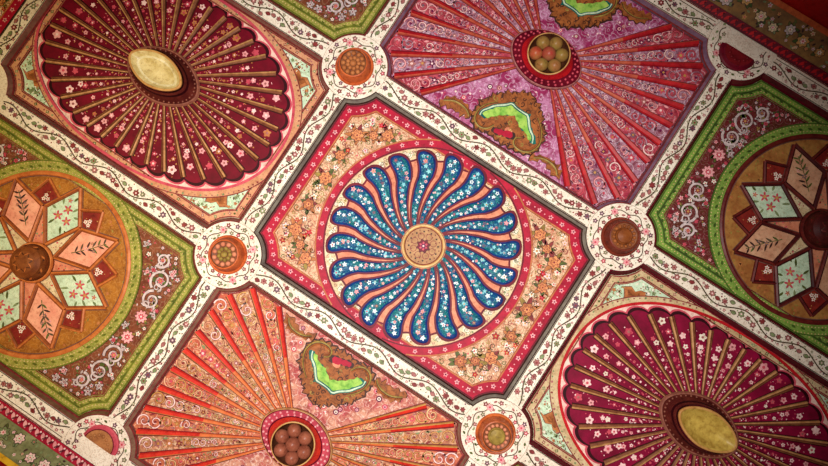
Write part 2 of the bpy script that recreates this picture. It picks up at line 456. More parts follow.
        # dabs of white and pink blossom up the middle
        for r in range(28, 90, 5):
            a = a0+cl(r); tt = rd.uniform(-.45, .45); w = hw(r)
            x, y = 1.03*r*math.cos(a)-tt*w*math.sin(a), 1.03*r*math.sin(a)+tt*w*math.cos(a)
            s_ = rd.uniform(0.9, 1.35)*(0.8+r/62.0)
            c = rd.choice(('pearl', 'aqua', 'pearl', 'aqua', 'pink', 'mauve', 'pearl'))
            dd = lambda px, py, tt=tt, r=r: hgt(min(1, abs(tt)+.12), r)+0.34
            mb.flower(x, y, s_, hgt(tt, r)+0.32, c, rd.choice(('gold', 'rose', None, 'deep_blue')), None, 5, rd.random()*6)
            for _ in range(2):
                tt = rd.uniform(-.7, .7); r2 = r+rd.uniform(-2, 2)
                x, y = r2*math.cos(a)-tt*w*math.sin(a), r2*math.sin(a)+tt*w*math.cos(a)
                mb.disc(x, y, rd.uniform(.6, 1.2), hgt(tt, r2)+0.3, rd.choice(('aqua', 'pearl', 'mauve', 'pink', 'deep_blue')), 6)
        mb.build('petal', root, smooth=False)
    # hub
    mb = MB()
    mb.lathe(0, 0, [(22.2, 22.2, BASE), (22.2, 22.2, -4.4, 'maroon'), (21.4, 21.4, -2.6, 'pale_gold'), (19.8, 19.8, -2.2, 'pale_gold'), (18.9, 18.9, -3.0, 'gold'), (18, 18, -3.2, 'maroon'), (17.4, 17.4, -3.2, 'tan_paint'), (15, 15, -3.2, 'tan_paint')], 'gold', 48)
    d = -3.1
    for k in range(12):
        a = 2*PI*k/12; mb.disc(14.6*math.cos(a), 14.6*math.sin(a), 1.0, d, 'ink', 7); mb.disc(12.4*math.cos(a+.26), 12.4*math.sin(a+.26), .6, d+.2, 'maroon', 6)
        mb.disc(16.2*math.cos(a+.26), 16.2*math.sin(a+.26), .7, d, 'maroon', 6)
    for k in range(8):
        a = 2*PI*k/8; mb.disc(10.2*math.cos(a), 10.2*math.sin(a), 3.4, d+.05, 'brown_red', 12); mb.disc(10.2*math.cos(a), 10.2*math.sin(a), 2.8, d+.14, 'tan_paint', 12)
    mb.flower(0, 0, 7.4, d+.2, 'ink', None, None, 8, 0, 0.12); mb.flower(0, 0, 6.8, d+.27, 'maroon', None, None, 8, 0, 0.12)
    mb.flower(0, 0, 4.6, d+.32, 'rose', None, None, 6, 0, 0.2); mb.flower(0, 0, 3.2, d+.45, 'plum', 'blush', None, 6, .5, 0.2)
    mb.build('hub', root)
P('pink_cream', (226, 198, 160), c2=(196, 142, 106), scale=20, filigree=[(120, 86, 46), (176, 62, 54)], fil_scale=26, fil_amt=.75)
P('tan_paint', (186, 142, 94), c2=(160, 114, 72), scale=20)
P('orange_soft', (222, 150, 96), c2=(196, 120, 70), scale=40)

# ------------------------------------------------------------------ oval sunburst coffer
def oval_coffer(root, pal, seed):
    rnd = random.Random(seed); dark, dark2, mould = pal['field'], pal['rim'], pal['mould']
    mb = coffer_shell(root, mould, pal['edge'], pal['spandrel']); mb.build('panel', root)
    mb = border(root, 'border_frame', pal['border'], 8, -6.2, None, ('brown_red', 'brown_red'), ('dusty', 'sage', 'brown_red', 'leaf')); mb.build('border_frame', root)
    I = outline(136.4, 91.6, 46.4)
    for sx, sy in ((1, 1), (1, -1), (-1, 1), (-1, -1)):
        corner = [p for p in I if p[0]*sx > 0 and p[1]*sy > 0]          # the concave arc
        # end points where the ellipse meets the straight edges
        ye = 104*(1-(136.4/149)**2.2)**(1/2.2); xe = 149*(1-(91.6/104)**2.2)**(1/2.2)
        ts = [math.atan2((ye/104)**1.1, (136.4/149)**1.1), math.atan2((91.6/104)**1.1, (xe/149)**1.1)]
        arc = [(149*math.cos(t)**(2/2.2)*sx, 104*math.sin(t)**(2/2.2)*sy) for t in [ts[0]+(ts[1]-ts[0])*i/14 for i in range(15)]]
        first = (136.4*sx, ye*sy)
        c2 = corner if math.dist(corner[0], first) < math.dist(corner[-1], first) else corner[::-1]
        pl = arc[::-1]+c2
        mb = MB(); mb.prism(pl, BASE, -7.4, pal['spandrel']); d = -7.3
        mb.stroke(pl, 1.2, d+.1, 'brown_red', True)
        bx, by = 123*sx, 76*sy
        # brown leaf-bird in the corner
        bird = [(-138.7, 73.2), (-131.8, 74.8), (-127.5, 68.3), (-124.6, 61.2), (-116.7, 66.6), (-109.9, 72.8), (-104.4, 75), (-108.1, 84.6), (-114.8, 82.9), (-119.1, 78.6), (-125.7, 81.4), (-131, 78)]
        bird = [(-(x+2)*sx*0.985, y*sy*0.99) for x, y in bird]
        cxm = sum(p[0] for p in bird)/len(bird); cym = sum(p[1] for p in bird)/len(bird)
        def fit(s_, q): return [(cxm+(p[0]-cxm)*s_, cym+(p[1]-cym)*s_) for p in q]
        mb.poly(fit(0.92, bird), d+.1, 'ink_soft'); mb.poly(fit(0.84, bird), d+.2, 'ochre'); mb.poly(fit(0.5, bird), d+.3, 'carved')
        taken = [(cxm, cym, 9)]
        for p in scatter(pl, 14, 2.6, 1.8, taken, rnd):
            mb.flower(p[0], p[1], rnd.uniform(1.2, 2.4), d+.12, rnd.choice(('white', 'sage', 'mint', 'ochre')), None, rnd.choice(('sage', None)), 5, rnd.random()*6)
        for p in scatter(pl, 40, 1.2, 1.4, taken, rnd):
            mb.leaflet(p[0], p[1], rnd.uniform(1.6, 3.2), rnd.random()*6, .6, d+.12, rnd.choice(('sage', 'ochre', 'dusty', 'white')))
        mb.build('spandrel', root)
    lim = (144.6, 99.8); EX = 2.2; ox, oy = pal['shift']
    # dotted band and red line
    mb = MB(); d = -5.6
    O = ellipse(149, 104, 160, lim, EX); M = ellipse(145.0, 100.0, 160, lim, EX, (ox, oy)); I2 = ellipse(142.2, 97.2, 160, (lim[0]-.4, lim[1]-.4), EX, (ox, oy))
    mb.ring(O, d, M, d, pal['border']); mb.ring(M, d+.3, I2, d+.3, pal['line']); mb.ring(O, d, O, BASE, 'brown_red'); mb.ring(I2, d+.3, I2, BASE, 'maroon')
    for k in range(130):
        t = 2*PI*k/130; x, y = 147.6*abs(math.cos(t))**.91*math.copysign(1, math.cos(t)), 102.6*abs(math.sin(t))**.91*math.copysign(1, math.sin(t))
        if abs(x) < lim[0]-1.5 and abs(y) < lim[1]-1.5: mb.disc(x, y, rnd.uniform(.7, 1.3), d+.12, rnd.choice(('dusty', 'sage', 'brown_red')), 7)
    mb.stroke([p for p in ellipse(149.6, 104.6, 160, lim, EX)], 0.9, d+.14, 'brown_red', True)
    mb.build('ring_band', root)
    # lace edge + dark field ending in 36 scallops
    mb = MB(); d = -6.8
    mb.lathe(0, 0, [(140.6, 95.6, BASE), (140.6, 95.6, d)], pal['lace'], 120, lens=EX); mb.ring(ellipse(140.6, 95.6, 160, None, EX), d, ellipse(143.5, 98.5, 160, (144.4, 99.6), EX), d, pal['lace'])
    N = 36; ph = [0]*0
    def phi(t): return t-0.10*math.sin(2*t)
    def edge(th, k=0.0):
        q = (abs(math.cos(th))/(136.6+k))**2.3+(abs(math.sin(th))/(91.6+k))**2.3
        return q**(-1/2.3)
    sc = []; sc2 = []; sc3 = []
    for k in range(N):
        t0, t1 = phi(2*PI*k/N), phi(2*PI*(k+1)/N)
        for i in range(8):
            f = i/8.0; th = t0+(t1-t0)*f; b = math.sin(PI*f)**0.7
            for lst, kk, amp in ((sc, -3.0, 5.5), (sc2, -5.6, 5.0), (sc3, -.8, 5.0)):
                r = edge(th, kk)+amp*b; lst.append((r*math.cos(th), r*math.sin(th)))
    mb.poly(sc3, d+.08, 'rose'); mb.poly(sc, d+.2, dark2); mb.poly(sc2, d+.35, dark)
    for k in range(N):            # blossoms in each sector, dwindling toward the middle
        tm = phi(2*PI*(k+.5)/N); R = edge(tm); half = (phi(2*PI*(k+1)/N)-phi(2*PI*k/N))/2
        big = 0.90 if rnd.random() < .5 else .84
        fr = [big, big-.10, .70, .63, .56, .50, .45, .40, .36]
        for q, f in enumerate(fr):
            r = R*f; w = r*half-3.0
            if w < 0.3 or rnd.random() < .12: continue
            o = rnd.uniform(-.5, .5)*w; x, y = r*math.cos(tm)-o*math.sin(tm), r*math.sin(tm)+o*math.cos(tm)
            s_ = min(w*0.8, 4.6 if q == 0 else 3.4 if q < 3 else 1.9)*rnd.uniform(.7, 1.1)
            mb.flower(x, y, max(.7, s_), d+.5, rnd.choice(pal['blossom']), rnd.choice(('rose', 'dusty', 'blush')) if s_ > 1.6 else None, None, 5, rnd.random()*6, .17)
            for _ in range(4):
                r2 = r+rnd.uniform(-7, 7); w2 = max(.4, r2*half-2.6); o = rnd.uniform(-1, 1)*w2
                if r2 > R*.97: continue
                x, y = r2*math.cos(tm)-o*math.sin(tm), r2*math.sin(tm)+o*math.cos(tm)
                if rnd.random() < .6: mb.disc(x, y, rnd.uniform(.4, 1.0), d+.45, rnd.choice(pal['specks']), 6)
                else: mb.leaflet(x, y, rnd.uniform(1.5, 3), rnd.random()*6, .5, d+.45, rnd.choice(pal['specks']))
    o = mb.build('sunburst_field', root); o.location = (ox*S, oy*S, 0)
    for k in range(N):
        th = phi(2*PI*k/N); c, s_ = math.cos(th), math.sin(th)
        r0 = 1.0/math.sqrt((c/38.0)**2+(s_/25.0)**2); r1 = edge(th)-5.2
        mb = MB(); pth = [((r0+(r1-r0)*i/6.0)*c, (r0+(r1-r0)*i/6.0)*s_) for i in range(7)]
        mb.stroke(pth, lambda t: 3.4+3.2*t, d+.55, 'black_red')
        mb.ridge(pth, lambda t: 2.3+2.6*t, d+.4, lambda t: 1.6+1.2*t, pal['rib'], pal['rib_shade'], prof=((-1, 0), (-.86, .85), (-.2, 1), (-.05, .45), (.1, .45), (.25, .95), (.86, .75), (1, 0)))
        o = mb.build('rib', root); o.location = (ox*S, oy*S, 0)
    # pendant medallion
    mb = MB()
    mb.lathe(0, 0, [(43, 28.6, BASE), (43, 28.6, -5.0, 'black_red'), (41.5, 27.2, -3.2, pal['rim_line']), (40, 26, -3.0, pal['rim_line']), (38.5, 24.8, -4.2, pal['rim_wood']), (36, 23.0, 0.5, pal['rim_wood']), (34, 21.5, 5, pal['rim_wood']), (33.0, 20.4, 8, 'black_red'), (31.5, 19.2, 11.5, pal['rim_wood']), (31.2, 19.0, 14, 'black_red')], 'maroon', 56, cap=False, lens=1.8)
    for k in range(40):
        t = 2*PI*k/40; mb.ball(37.3*math.cos(t), 24.0*math.sin(t), -1.9, 1.1, pal['rim_line'], .8, 6, 4)
    o = mb.build('medallion_rim', root); o.location = (ox*S, oy*S, 0)
    mb = MB()
    mb.lathe(0, 0, [(30.6, 17.6, 13.2, 'gold'), (31.4, 18.2, 15.4, pal['cup_edge']), (30.4, 17.2, 16.8, pal['cup_edge']), (28.6, 15.8, 16.0, pal['cup_edge']), (24, 12.6, 11.5, pal['cup']), (21.0, 10.7, 11.2, pal['cup_line']), (16, 8.0, 8.5, pal['cup']), (8, 4.0, 7.6, pal['cup'])], 'gold', 56, lens=1.75)
    o = mb.build('medallion_cup', root, smooth=True); o.location = (ox*S, oy*S, 0)
P('burgundy', (118, 6, 32), c2=(88, 4, 22), scale=10, grime=.2)
P('magenta_red', (138, 8, 52), c2=(102, 5, 34), scale=10, grime=.2)
P('peach_border', (212, 156, 118), c2=(192, 132, 92), scale=12, filigree=[(150, 104, 74)], fil_scale=44, fil_amt=.4)
P('straw_border', (212, 190, 148), c2=(184, 152, 106), scale=12, filigree=[(140, 116, 76)], fil_scale=44, fil_amt=.45)
P('cup_shell', (226, 208, 150), c2=(186, 162, 96), scale=14, rough=0.3)
P('cup_shell_line', (236, 226, 184), c2=(206, 188, 130), scale=14, rough=0.3)
P('cup_brass', (206, 176, 84), c2=(162, 128, 52), scale=20, rough=0.32)
P('lace', (240, 206, 188), c2=(226, 180, 166), scale=20)
P('rim_tan', (150, 92, 72), c2=(120, 66, 54), scale=24)
P('dark_wood', (112, 46, 36), c2=(80, 26, 24), scale=16, rough=0.4)

# ------------------------------------------------------------------ fan coffer
BODY = [(-43.6, -79.6), (-41.4, -70.0), (-39.8, -61.5), (-32.4, -60.9), (-31.2, -52.1), (-23.2, -49.2), (-20.3, -42.9), (-11.3, -42.1), (-8.5, -37.8), (-3.4, -40.5), (1.4, -39.6), (6.3, -46.9), (14.9, -48.5), (17.2, -55.5), (26.2, -58.7), (26.2, -66.9), (31.7, -69.1), (31.1, -78.3), (33.1, -83.7), (30.0, -92.5), (23.0, -97.8), (15.7, -98.4), (10.5, -94.7), (4.1, -95.9), (-2.9, -97.1), (-13.2, -96.8), (-22.6, -96.2), (-33.9, -94.2), (-41.0, -88.2)]
CURLL = [(-77.3, -96.0), (-76.4, -89.7), (-71.1, -89.0), (-69.9, -84.3), (-65.0, -86.2), (-61.4, -83.0), (-57.2, -87.2), (-51.0, -84.3), (-46.8, -88.5), (-39.7, -90.4), (-39.9, -95.7), (-46.5, -96.4), (-49.1, -89.7), (-56.5, -90.3), (-63.3, -94.2), (-71.1, -97.3)]
CURLR = [(31.3, -90.6), (32.3, -95.4), (38.3, -92.5), (41.9, -97.0), (46.6, -92.6), (53.9, -96.1), (58.7, -95.1), (63.8, -98.0), (68.8, -96.7), (65.7, -92.9), (63.0, -86.5), (56.0, -82.5), (46.8, -81.8), (38.2, -84.3)]
GREEN = [(-35.9, -80.5), (-30.1, -80.2), (-23.7, -74.9), (-16.3, -74.3), (-9.3, -69.3), (-5.4, -66.4), (4.9, -71.8), (12.9, -78.5), (18.4, -84.9), (23.6, -84.2), (24.8, -79.5), (18.7, -74.1), (15.7, -68.1), (7.0, -62.4), (4.1, -56.4), (-2.6, -60.1), (-12.5, -60.4), (-15.7, -56.9), (-20.2, -64.8), (-26.3, -70.4), (-33.0, -74.2)]
TEAL = [(-34.9, -81.2), (-32.4, -74.6), (-24.6, -70.1), (-16.4, -59.1), (-11.9, -59.4), (-1.9, -59.2), (4.4, -57.1), (8.4, -62.4), (17.1, -68.2), (21.2, -74.4), (25.7, -80.2), (25.1, -85.2)]
GOLDS = [[(-25.1, -56.2), (-34.3, -63.7), (-40.0, -73.2), (-41, -81.5), (-36.5, -90.3), (-27.1, -93.6), (-19.4, -91.4), (-18.1, -85.7), (-23, -83)],
         [(8.1, -85.7), (11.8, -92.8), (20.0, -95.3), (27.5, -90.9), (29.0, -81.5), (25.3, -72.5), (16.9, -64.3)],
         [(-73.7, -94.5), (-70, -89.5), (-63.0, -86.5), (-51.4, -86.9), (-43.6, -92.0)], [(33.2, -91.9), (37, -88), (43.7, -85.5), (54.7, -85.5), (64.7, -91.7)]]
REDP = [(-17.5, -84.4), (-13.9, -89.5), (-6.2, -90.5), (1.9, -93.1), (7.3, -91.2), (4.7, -86.7), (-3.0, -85.7), (-9.8, -81.3)]
def smooth(path, closed=True, it=2):
    for _ in range(it):
        q = []; n = len(path)
        for i in range(n if closed else n-1):
            a, b = path[i], path[(i+1) % n]
            q += [(a[0]*.75+b[0]*.25, a[1]*.75+b[1]*.25), (a[0]*.25+b[0]*.75, a[1]*.25+b[1]*.75)]
        path = q if closed else [path[0]]+q+[path[-1]]
    return path
def jag(path, amp, step, seed):
    """leafy edge: small lobes along a closed outline"""
    o = []; pts = walk(path, step); rnd = random.Random(seed); n = len(pts)
    cx = sum(p[0] for p in pts)/n; cy = sum(p[1] for p in pts)/n
    a = sum(pts[i-1][0]*pts[i][1]-pts[i][0]*pts[i-1][1] for i in range(n)); sg = 1 if a > 0 else -1
    for i, (x, y, t) in enumerate(pts):
        k = (amp if i % 2 else -amp*.5)*rnd.uniform(.5, 1.2)
        o.append((x+math.sin(t)*k*sg, y-math.cos(t)*k*sg))
    return o
def fan_coffer(root, pal, seed):
    rnd = random.Random(seed)
    FO = outline(144.6, 99.8, 38.2)
    mb = coffer_shell(root, pal['mould'], pal['edge'], pal['ground']); d = BASE+.1
    # plain lobes above and below the hub: dabs and ringlets
    for sy in (-1, 1):
        lobe = [(0, 20*sy), (-86*1.0, 97.5*sy), (86, 97.5*sy)]
        tk = []
        for p in scatter(lobe, 26, 4, 3, tk, rnd):
            r = rnd.uniform(1.8, 3.2); mb.disc(p[0], p[1], r, d, rnd.choice(pal['ringlet']), 10); mb.disc(p[0], p[1], r*.6, d+.1, rnd.choice(('blush', 'pink', 'white')), 9); mb.disc(p[0], p[1], r*.3, d+.2, 'plum', 7)
        for p in scatter(lobe, 60, 1.5, 1, tk, rnd): mb.disc(p[0], p[1], rnd.uniform(.5, 1.2), d, rnd.choice(('blush', 'white', 'rose')), 6)
    mb.build('panel', root)
    angs = [math.radians(-48+96*i/11.0) for i in range(12)]
    def hub_r(th): return 1.0/(abs(math.cos(th)/37.0)**1.8+abs(math.sin(th)/27.0)**1.8)**(1/1.8)
    for side in (0, PI):
        for k in range(11):
            a0, a1 = angs[k]+side, angs[k+1]+side
            tone = pal['leafA'] if k % 2 == 0 else pal['leafB']
            ou = []
            for i in range(9):
                th = a0+(a1-a0)*i/8.0; r = ray_dist(FO, th)-.6; ou.append((r*math.cos(th), r*math.sin(th)))
            inn = [(hub_r(th)*math.cos(th), hub_r(th)*math.sin(th)) for th in (a1, (a0+a1)/2, a0)]
            mb = MB(); mb.prism(ou+inn, BASE, -7.0, tone); dd = -6.9
            mb.stroke(ou+inn, 1.3, dd, 'brown_red', True)
            tm = (a0+a1)/2; R = ray_dist(FO, tm); hf = (a1-a0)/2; tk = []
            c, s_ = math.cos(tm), math.sin(tm)
            def at(r, o): return (r*c-o*s_, r*s_+o*c)
            r = R-6.5; first = True
            while r > 52:
                w = r*math.tan(hf)-3.0
                if w < 1.0: break
                q = min(w*.85, 6.5)
                x, y = at(r-q*.3, rnd.uniform(-.12, .12)*w)
                dr = rnd.choice((1, -1)); style = rnd.random()
                lc = rnd.choice(pal['scroll'])
                if first or style < .65:
                    mb.curl(x, y, q*1.12, tm+rnd.uniform(-1, 1), 1.35, max(.6, q*.19), dd, lc, dr, 'brown_red' if q > 2.5 else None)
                    mb.disc(x, y, q*.22, dd+.1, rnd.choice(pal['dab']), 8)
                else:
                    mb.flower(x, y, q*.72, dd, rnd.choice(pal['dab']), rnd.choice(('blush', 'gold')), None, rnd.choice((5, 6, 8)), rnd.random()*6)
                first = False
                for _ in range(4):
                    o = rnd.uniform(-1, 1)*w; rr = r+rnd.uniform(-q, q)
                    x, y = at(rr, o)
                    if math.hypot(x, y) < R-3: mb.disc(x, y, rnd.uniform(.45, 1.1), dd, rnd.choice(pal['dots']), 7)
                for sg in (-1, 1):
                    x, y = at(r-q, sg*w*.6)
                    mb.leaflet(x, y, q*.9, tm+PI+rnd.uniform(-.6, .6), q*.16, dd, rnd.choice(pal['dots']))
                r -= q*1.75
            while r > 42:
                x, y = at(r, 0); mb.disc(x, y, rnd.uniform(.5, .8), dd, rnd.choice(pal['dots']), 6); r -= 2.6
            mb.build('fan_leaf', root)
        for k in range(12):
            th = angs[k]+side; R = ray_dist(FO, th)-2.2; r0 = hub_r(th)+.5; c, s_ = math.cos(th), math.sin(th)
            mb = MB(); pth = [((r0+(R-r0)*i/8.0)*c, (r0+(R-r0)*i/8.0)*s_) for i in range(9)]
            mb.stroke(pth, lambda t: 2.4+5.4*t, -6.75, 'maroon')
            pr = ((-1, 0), (-.78, .75), (-.45, 1), (.6, .62), (1, 0))
            mb.ridge(pth[:5], lambda t: 1.4+2.6*t, -6.8, lambda t: 1.3+1.1*t, pal['rib_gold'], pal['rib_mid'], prof=pr)
            mb.ridge(pth[4:], lambda t: 4.0+1.9*t, -6.8, lambda t: 2.4+1.1*t, pal['rib_gold'], pal['rib'], prof=pr)
            mb.build('rib', root)
    # leafy scroll ornaments, one above and one below
    for sg in (1, -1):
        def tr(q): return [(sg*x, sg*y) for x, y in q]
        def sh(q, k):
            cx = sum(p[0] for p in q)/len(q); cy = sum(p[1] for p in q)/len(q)
            return [(cx+(x-cx)*k, cy+(y-cy)*k) for x, y in q]
        mb = MB(); d0 = -7.7
        for q, s_ in ((BODY, 1), (CURLL, 2), (CURLR, 3)):
            j = jag(smooth(q, True, 1), 2.1, 3.9, seed+s_)
            mb.prism(tr(sh(j, 1.045)), BASE, d0, 'ink'); mb.prism(tr(j), d0, d0+1.5, pal['scroll_leaf'], 'carved_dark')
        d1 = d0+1.6
        for p in scatter(BODY, 34, 4.6, 2.6, [], rnd):
            if not inside(p, GREEN): mb.curl(sg*p[0], sg*p[1], rnd.uniform(1.6, 3.2), rnd.random()*6, 1.0, 1.1, d1, rnd.choice(('carved_dark', 'carved_dark', 'olive_gold')), rnd.choice((1, -1)))
        for p in walk(BODY, 6.4):
            x, y = p[0]*.93-.3, (p[1]+70)*.91-70
            mb.leaflet(sg*x, sg*y, 4.6, p[2]+(PI/2)+(PI if sg < 0 else 0), .9, d1, 'carved_dark')
        for g in GOLDS:
            g = smooth(g, False, 2); mb.ridge(tr(g), lambda t: 4.6-1.6*abs(2*t-1), d1-.3, 1.2, 'olive_gold', 'carved'); 
            mb.stroke(tr(g), .7, d1+1.0, 'carved_dark')
        mb.poly(tr(jag(sh(REDP, 1.1), 1.0, 3, 3)), d1, 'ink'); mb.poly(tr(jag(sh(REDP, .86), .9, 3, 4)), d1+.12, 'crimson')
        for gx, gy, gr in ((-16, -94, 3), (10, -96.5, 2.6), (-2, -78, 2.4), (-36, -60, 2.2), (16, -57, 2.2), (-12, -47, 2), (26, -74, 2.2), (-24, -80, 2.2), (4, -50, 1.8), (-37, -72, 1.8)):
            mb.flower(sg*gx, sg*gy, gr, d1+.02, 'ink', None, None, 4, gx, .4)     # ink blots painted on as the shade inside carved gaps
        mb.disc(sg*-8, sg*-83, 4.2, d1+.05, 'peach', 12, 3.4)
        mb.build('scroll_ornament', root)
        mb = MB()
        mb.prism(tr(jag(sh(GREEN, 1.09), .9, 4, seed)), d1-.2, d1+.4, 'teal'); mb.prism(tr(jag(sh(GREEN, .97), .8, 4, seed+5)), d1+.4, d1+.9, 'bright_green')
        mb.stroke(tr(smooth(TEAL, False)), 3.4, d1+1.0, 'teal'); mb.stroke(tr(smooth(TEAL, False)), lambda t: .8+1.0*abs(math.sin(7*t)), d1+1.1, 'mint')
        mb.build('green_cartouche', root)
    # fruit bowl hub
    mb = MB()
    mb.lathe(0, 0, [(39.5, 29.2, BASE), (39.5, 29.2, -5.2, 'maroon'), (38.6, 28.4, -3.4, pal['hub_line']), (37.8, 27.7, -3.2, pal['hub_line']), (36.8, 26.9, -4.2, 'maroon'), (29, 23.6, .5, pal['hub_bead']), (27.5, 23.0, 1.5, 'maroon'), (24, 22.0, 5.5, pal['hub_red']), (21.8, 21.2, 10, pal['hub_red'])], 'maroon', 56, cap=False, lens=1.85)
    for k in range(30):
        t = 2*PI*k/30; c, s_ = math.cos(t), math.sin(t); e = 2/1.85
        for a, b, dz, r in ((34.6, 25.8, -2.2, 1.35), (30.6, 24.2, 0.2, 1.2)):
            mb.ball(a*math.copysign(abs(c)**e, c), b*math.copysign(abs(s_)**e, s_), dz, r, pal['bead'], .8, 7, 4)
    mb.build('hub', root)
    mb = MB()
    mb.lathe(0, 0, [(21.2, 21.2, 8.0), (21.6, 21.6, 10.6, pal['bowl']), (21.1, 21.1, 11.6, 'pale_gold'), (20.3, 20.3, 11.4, 'gold'), (19.8, 19.8, 8, pal['bowl']), (17, 17, 3, pal['bowl']), (10, 10, 1, 'carved_dark'), (4, 4, .6, 'carved_dark')], 'gold', 40)
    bowl = mb.build('fruit_bowl', root, smooth=True)
    rot = rnd.random()
    for k in range(7):
        a = rot+2*PI*k/6; x, y = (0, 0) if k == 6 else (12.9*math.cos(a), 12.9*math.sin(a))
        mb = MB(); mb.ball(x, y, 9.0 if k < 6 else 10.5, 6.9 if k < 6 else 7.2, pal['fruit'][k % len(pal['fruit'])], 1.0, 18, 10)
        mb.build('fruit', bowl, smooth=True)
P('salmon', (204, 120, 84), c2=(180, 82, 62), scale=22, contrast=1.3, filigree=[(244, 214, 176), (136, 66, 44)], fil_scale=18, fil_k=2.6, fil_amt=.45)
P('salmon_grey', (190, 144, 104), c2=(172, 104, 78), scale=26, contrast=1.3, filigree=[(244, 226, 192), (112, 68, 46)], fil_scale=18, fil_k=2.6, fil_amt=.45)
P('lilac_pink', (184, 80, 90), c2=(150, 40, 60), scale=22, contrast=1.3, filigree=[(240, 194, 196), (104, 22, 44)], fil_scale=18, fil_k=2.6, fil_amt=.45)
P('lilac_grey', (174, 132, 148), c2=(142, 80, 100), scale=26, contrast=1.3, filigree=[(236, 222, 230), (98, 46, 70)], fil_scale=18, fil_k=2.6, fil_amt=.45)
P('magenta_ground', (186, 122, 156), c2=(146, 38, 84), scale=13, contrast=1.9, filigree=[(232, 204, 220), (120, 30, 70)], fil_scale=22, fil_amt=.45)
P('coral_ground', (202, 144, 118), c2=(172, 74, 74), scale=13, contrast=1.8, filigree=[(244, 220, 202), (140, 60, 50)], fil_scale=22, fil_amt=.45)
P('vermilion', (218, 58, 40), c2=(190, 40, 34), scale=16, rough=0.38)
P('red_rib', (190, 34, 38), c2=(150, 22, 32), scale=16, rough=0.38)
P('fan_mould', (158, 124, 100), c2=(126, 90, 74), scale=12)
P('salmon_line', (230, 170, 130), c2=(206, 138, 104), scale=30)
P('rib_amber', (222, 122, 66), c2=(206, 96, 52), scale=16)
P('rib_rust', (190, 96, 66), c2=(176, 62, 52), scale=16)
P('fruit_brown', (156, 90, 66), c2=(126, 66, 48), scale=24, rough=0.35, bump=0.05)
P('fruit_mixed', (150, 96, 62), c2=(160, 44, 44), scale=14, rough=0.35, bump=0.05, grime=.3)
P('fruit_olive', (138, 114, 54), c2=(150, 98, 56), scale=14, rough=0.35, bump=0.05)
P('fruit_red', (176, 44, 40), c2=(160, 110, 62), scale=14, rough=0.35, bump=0.05)

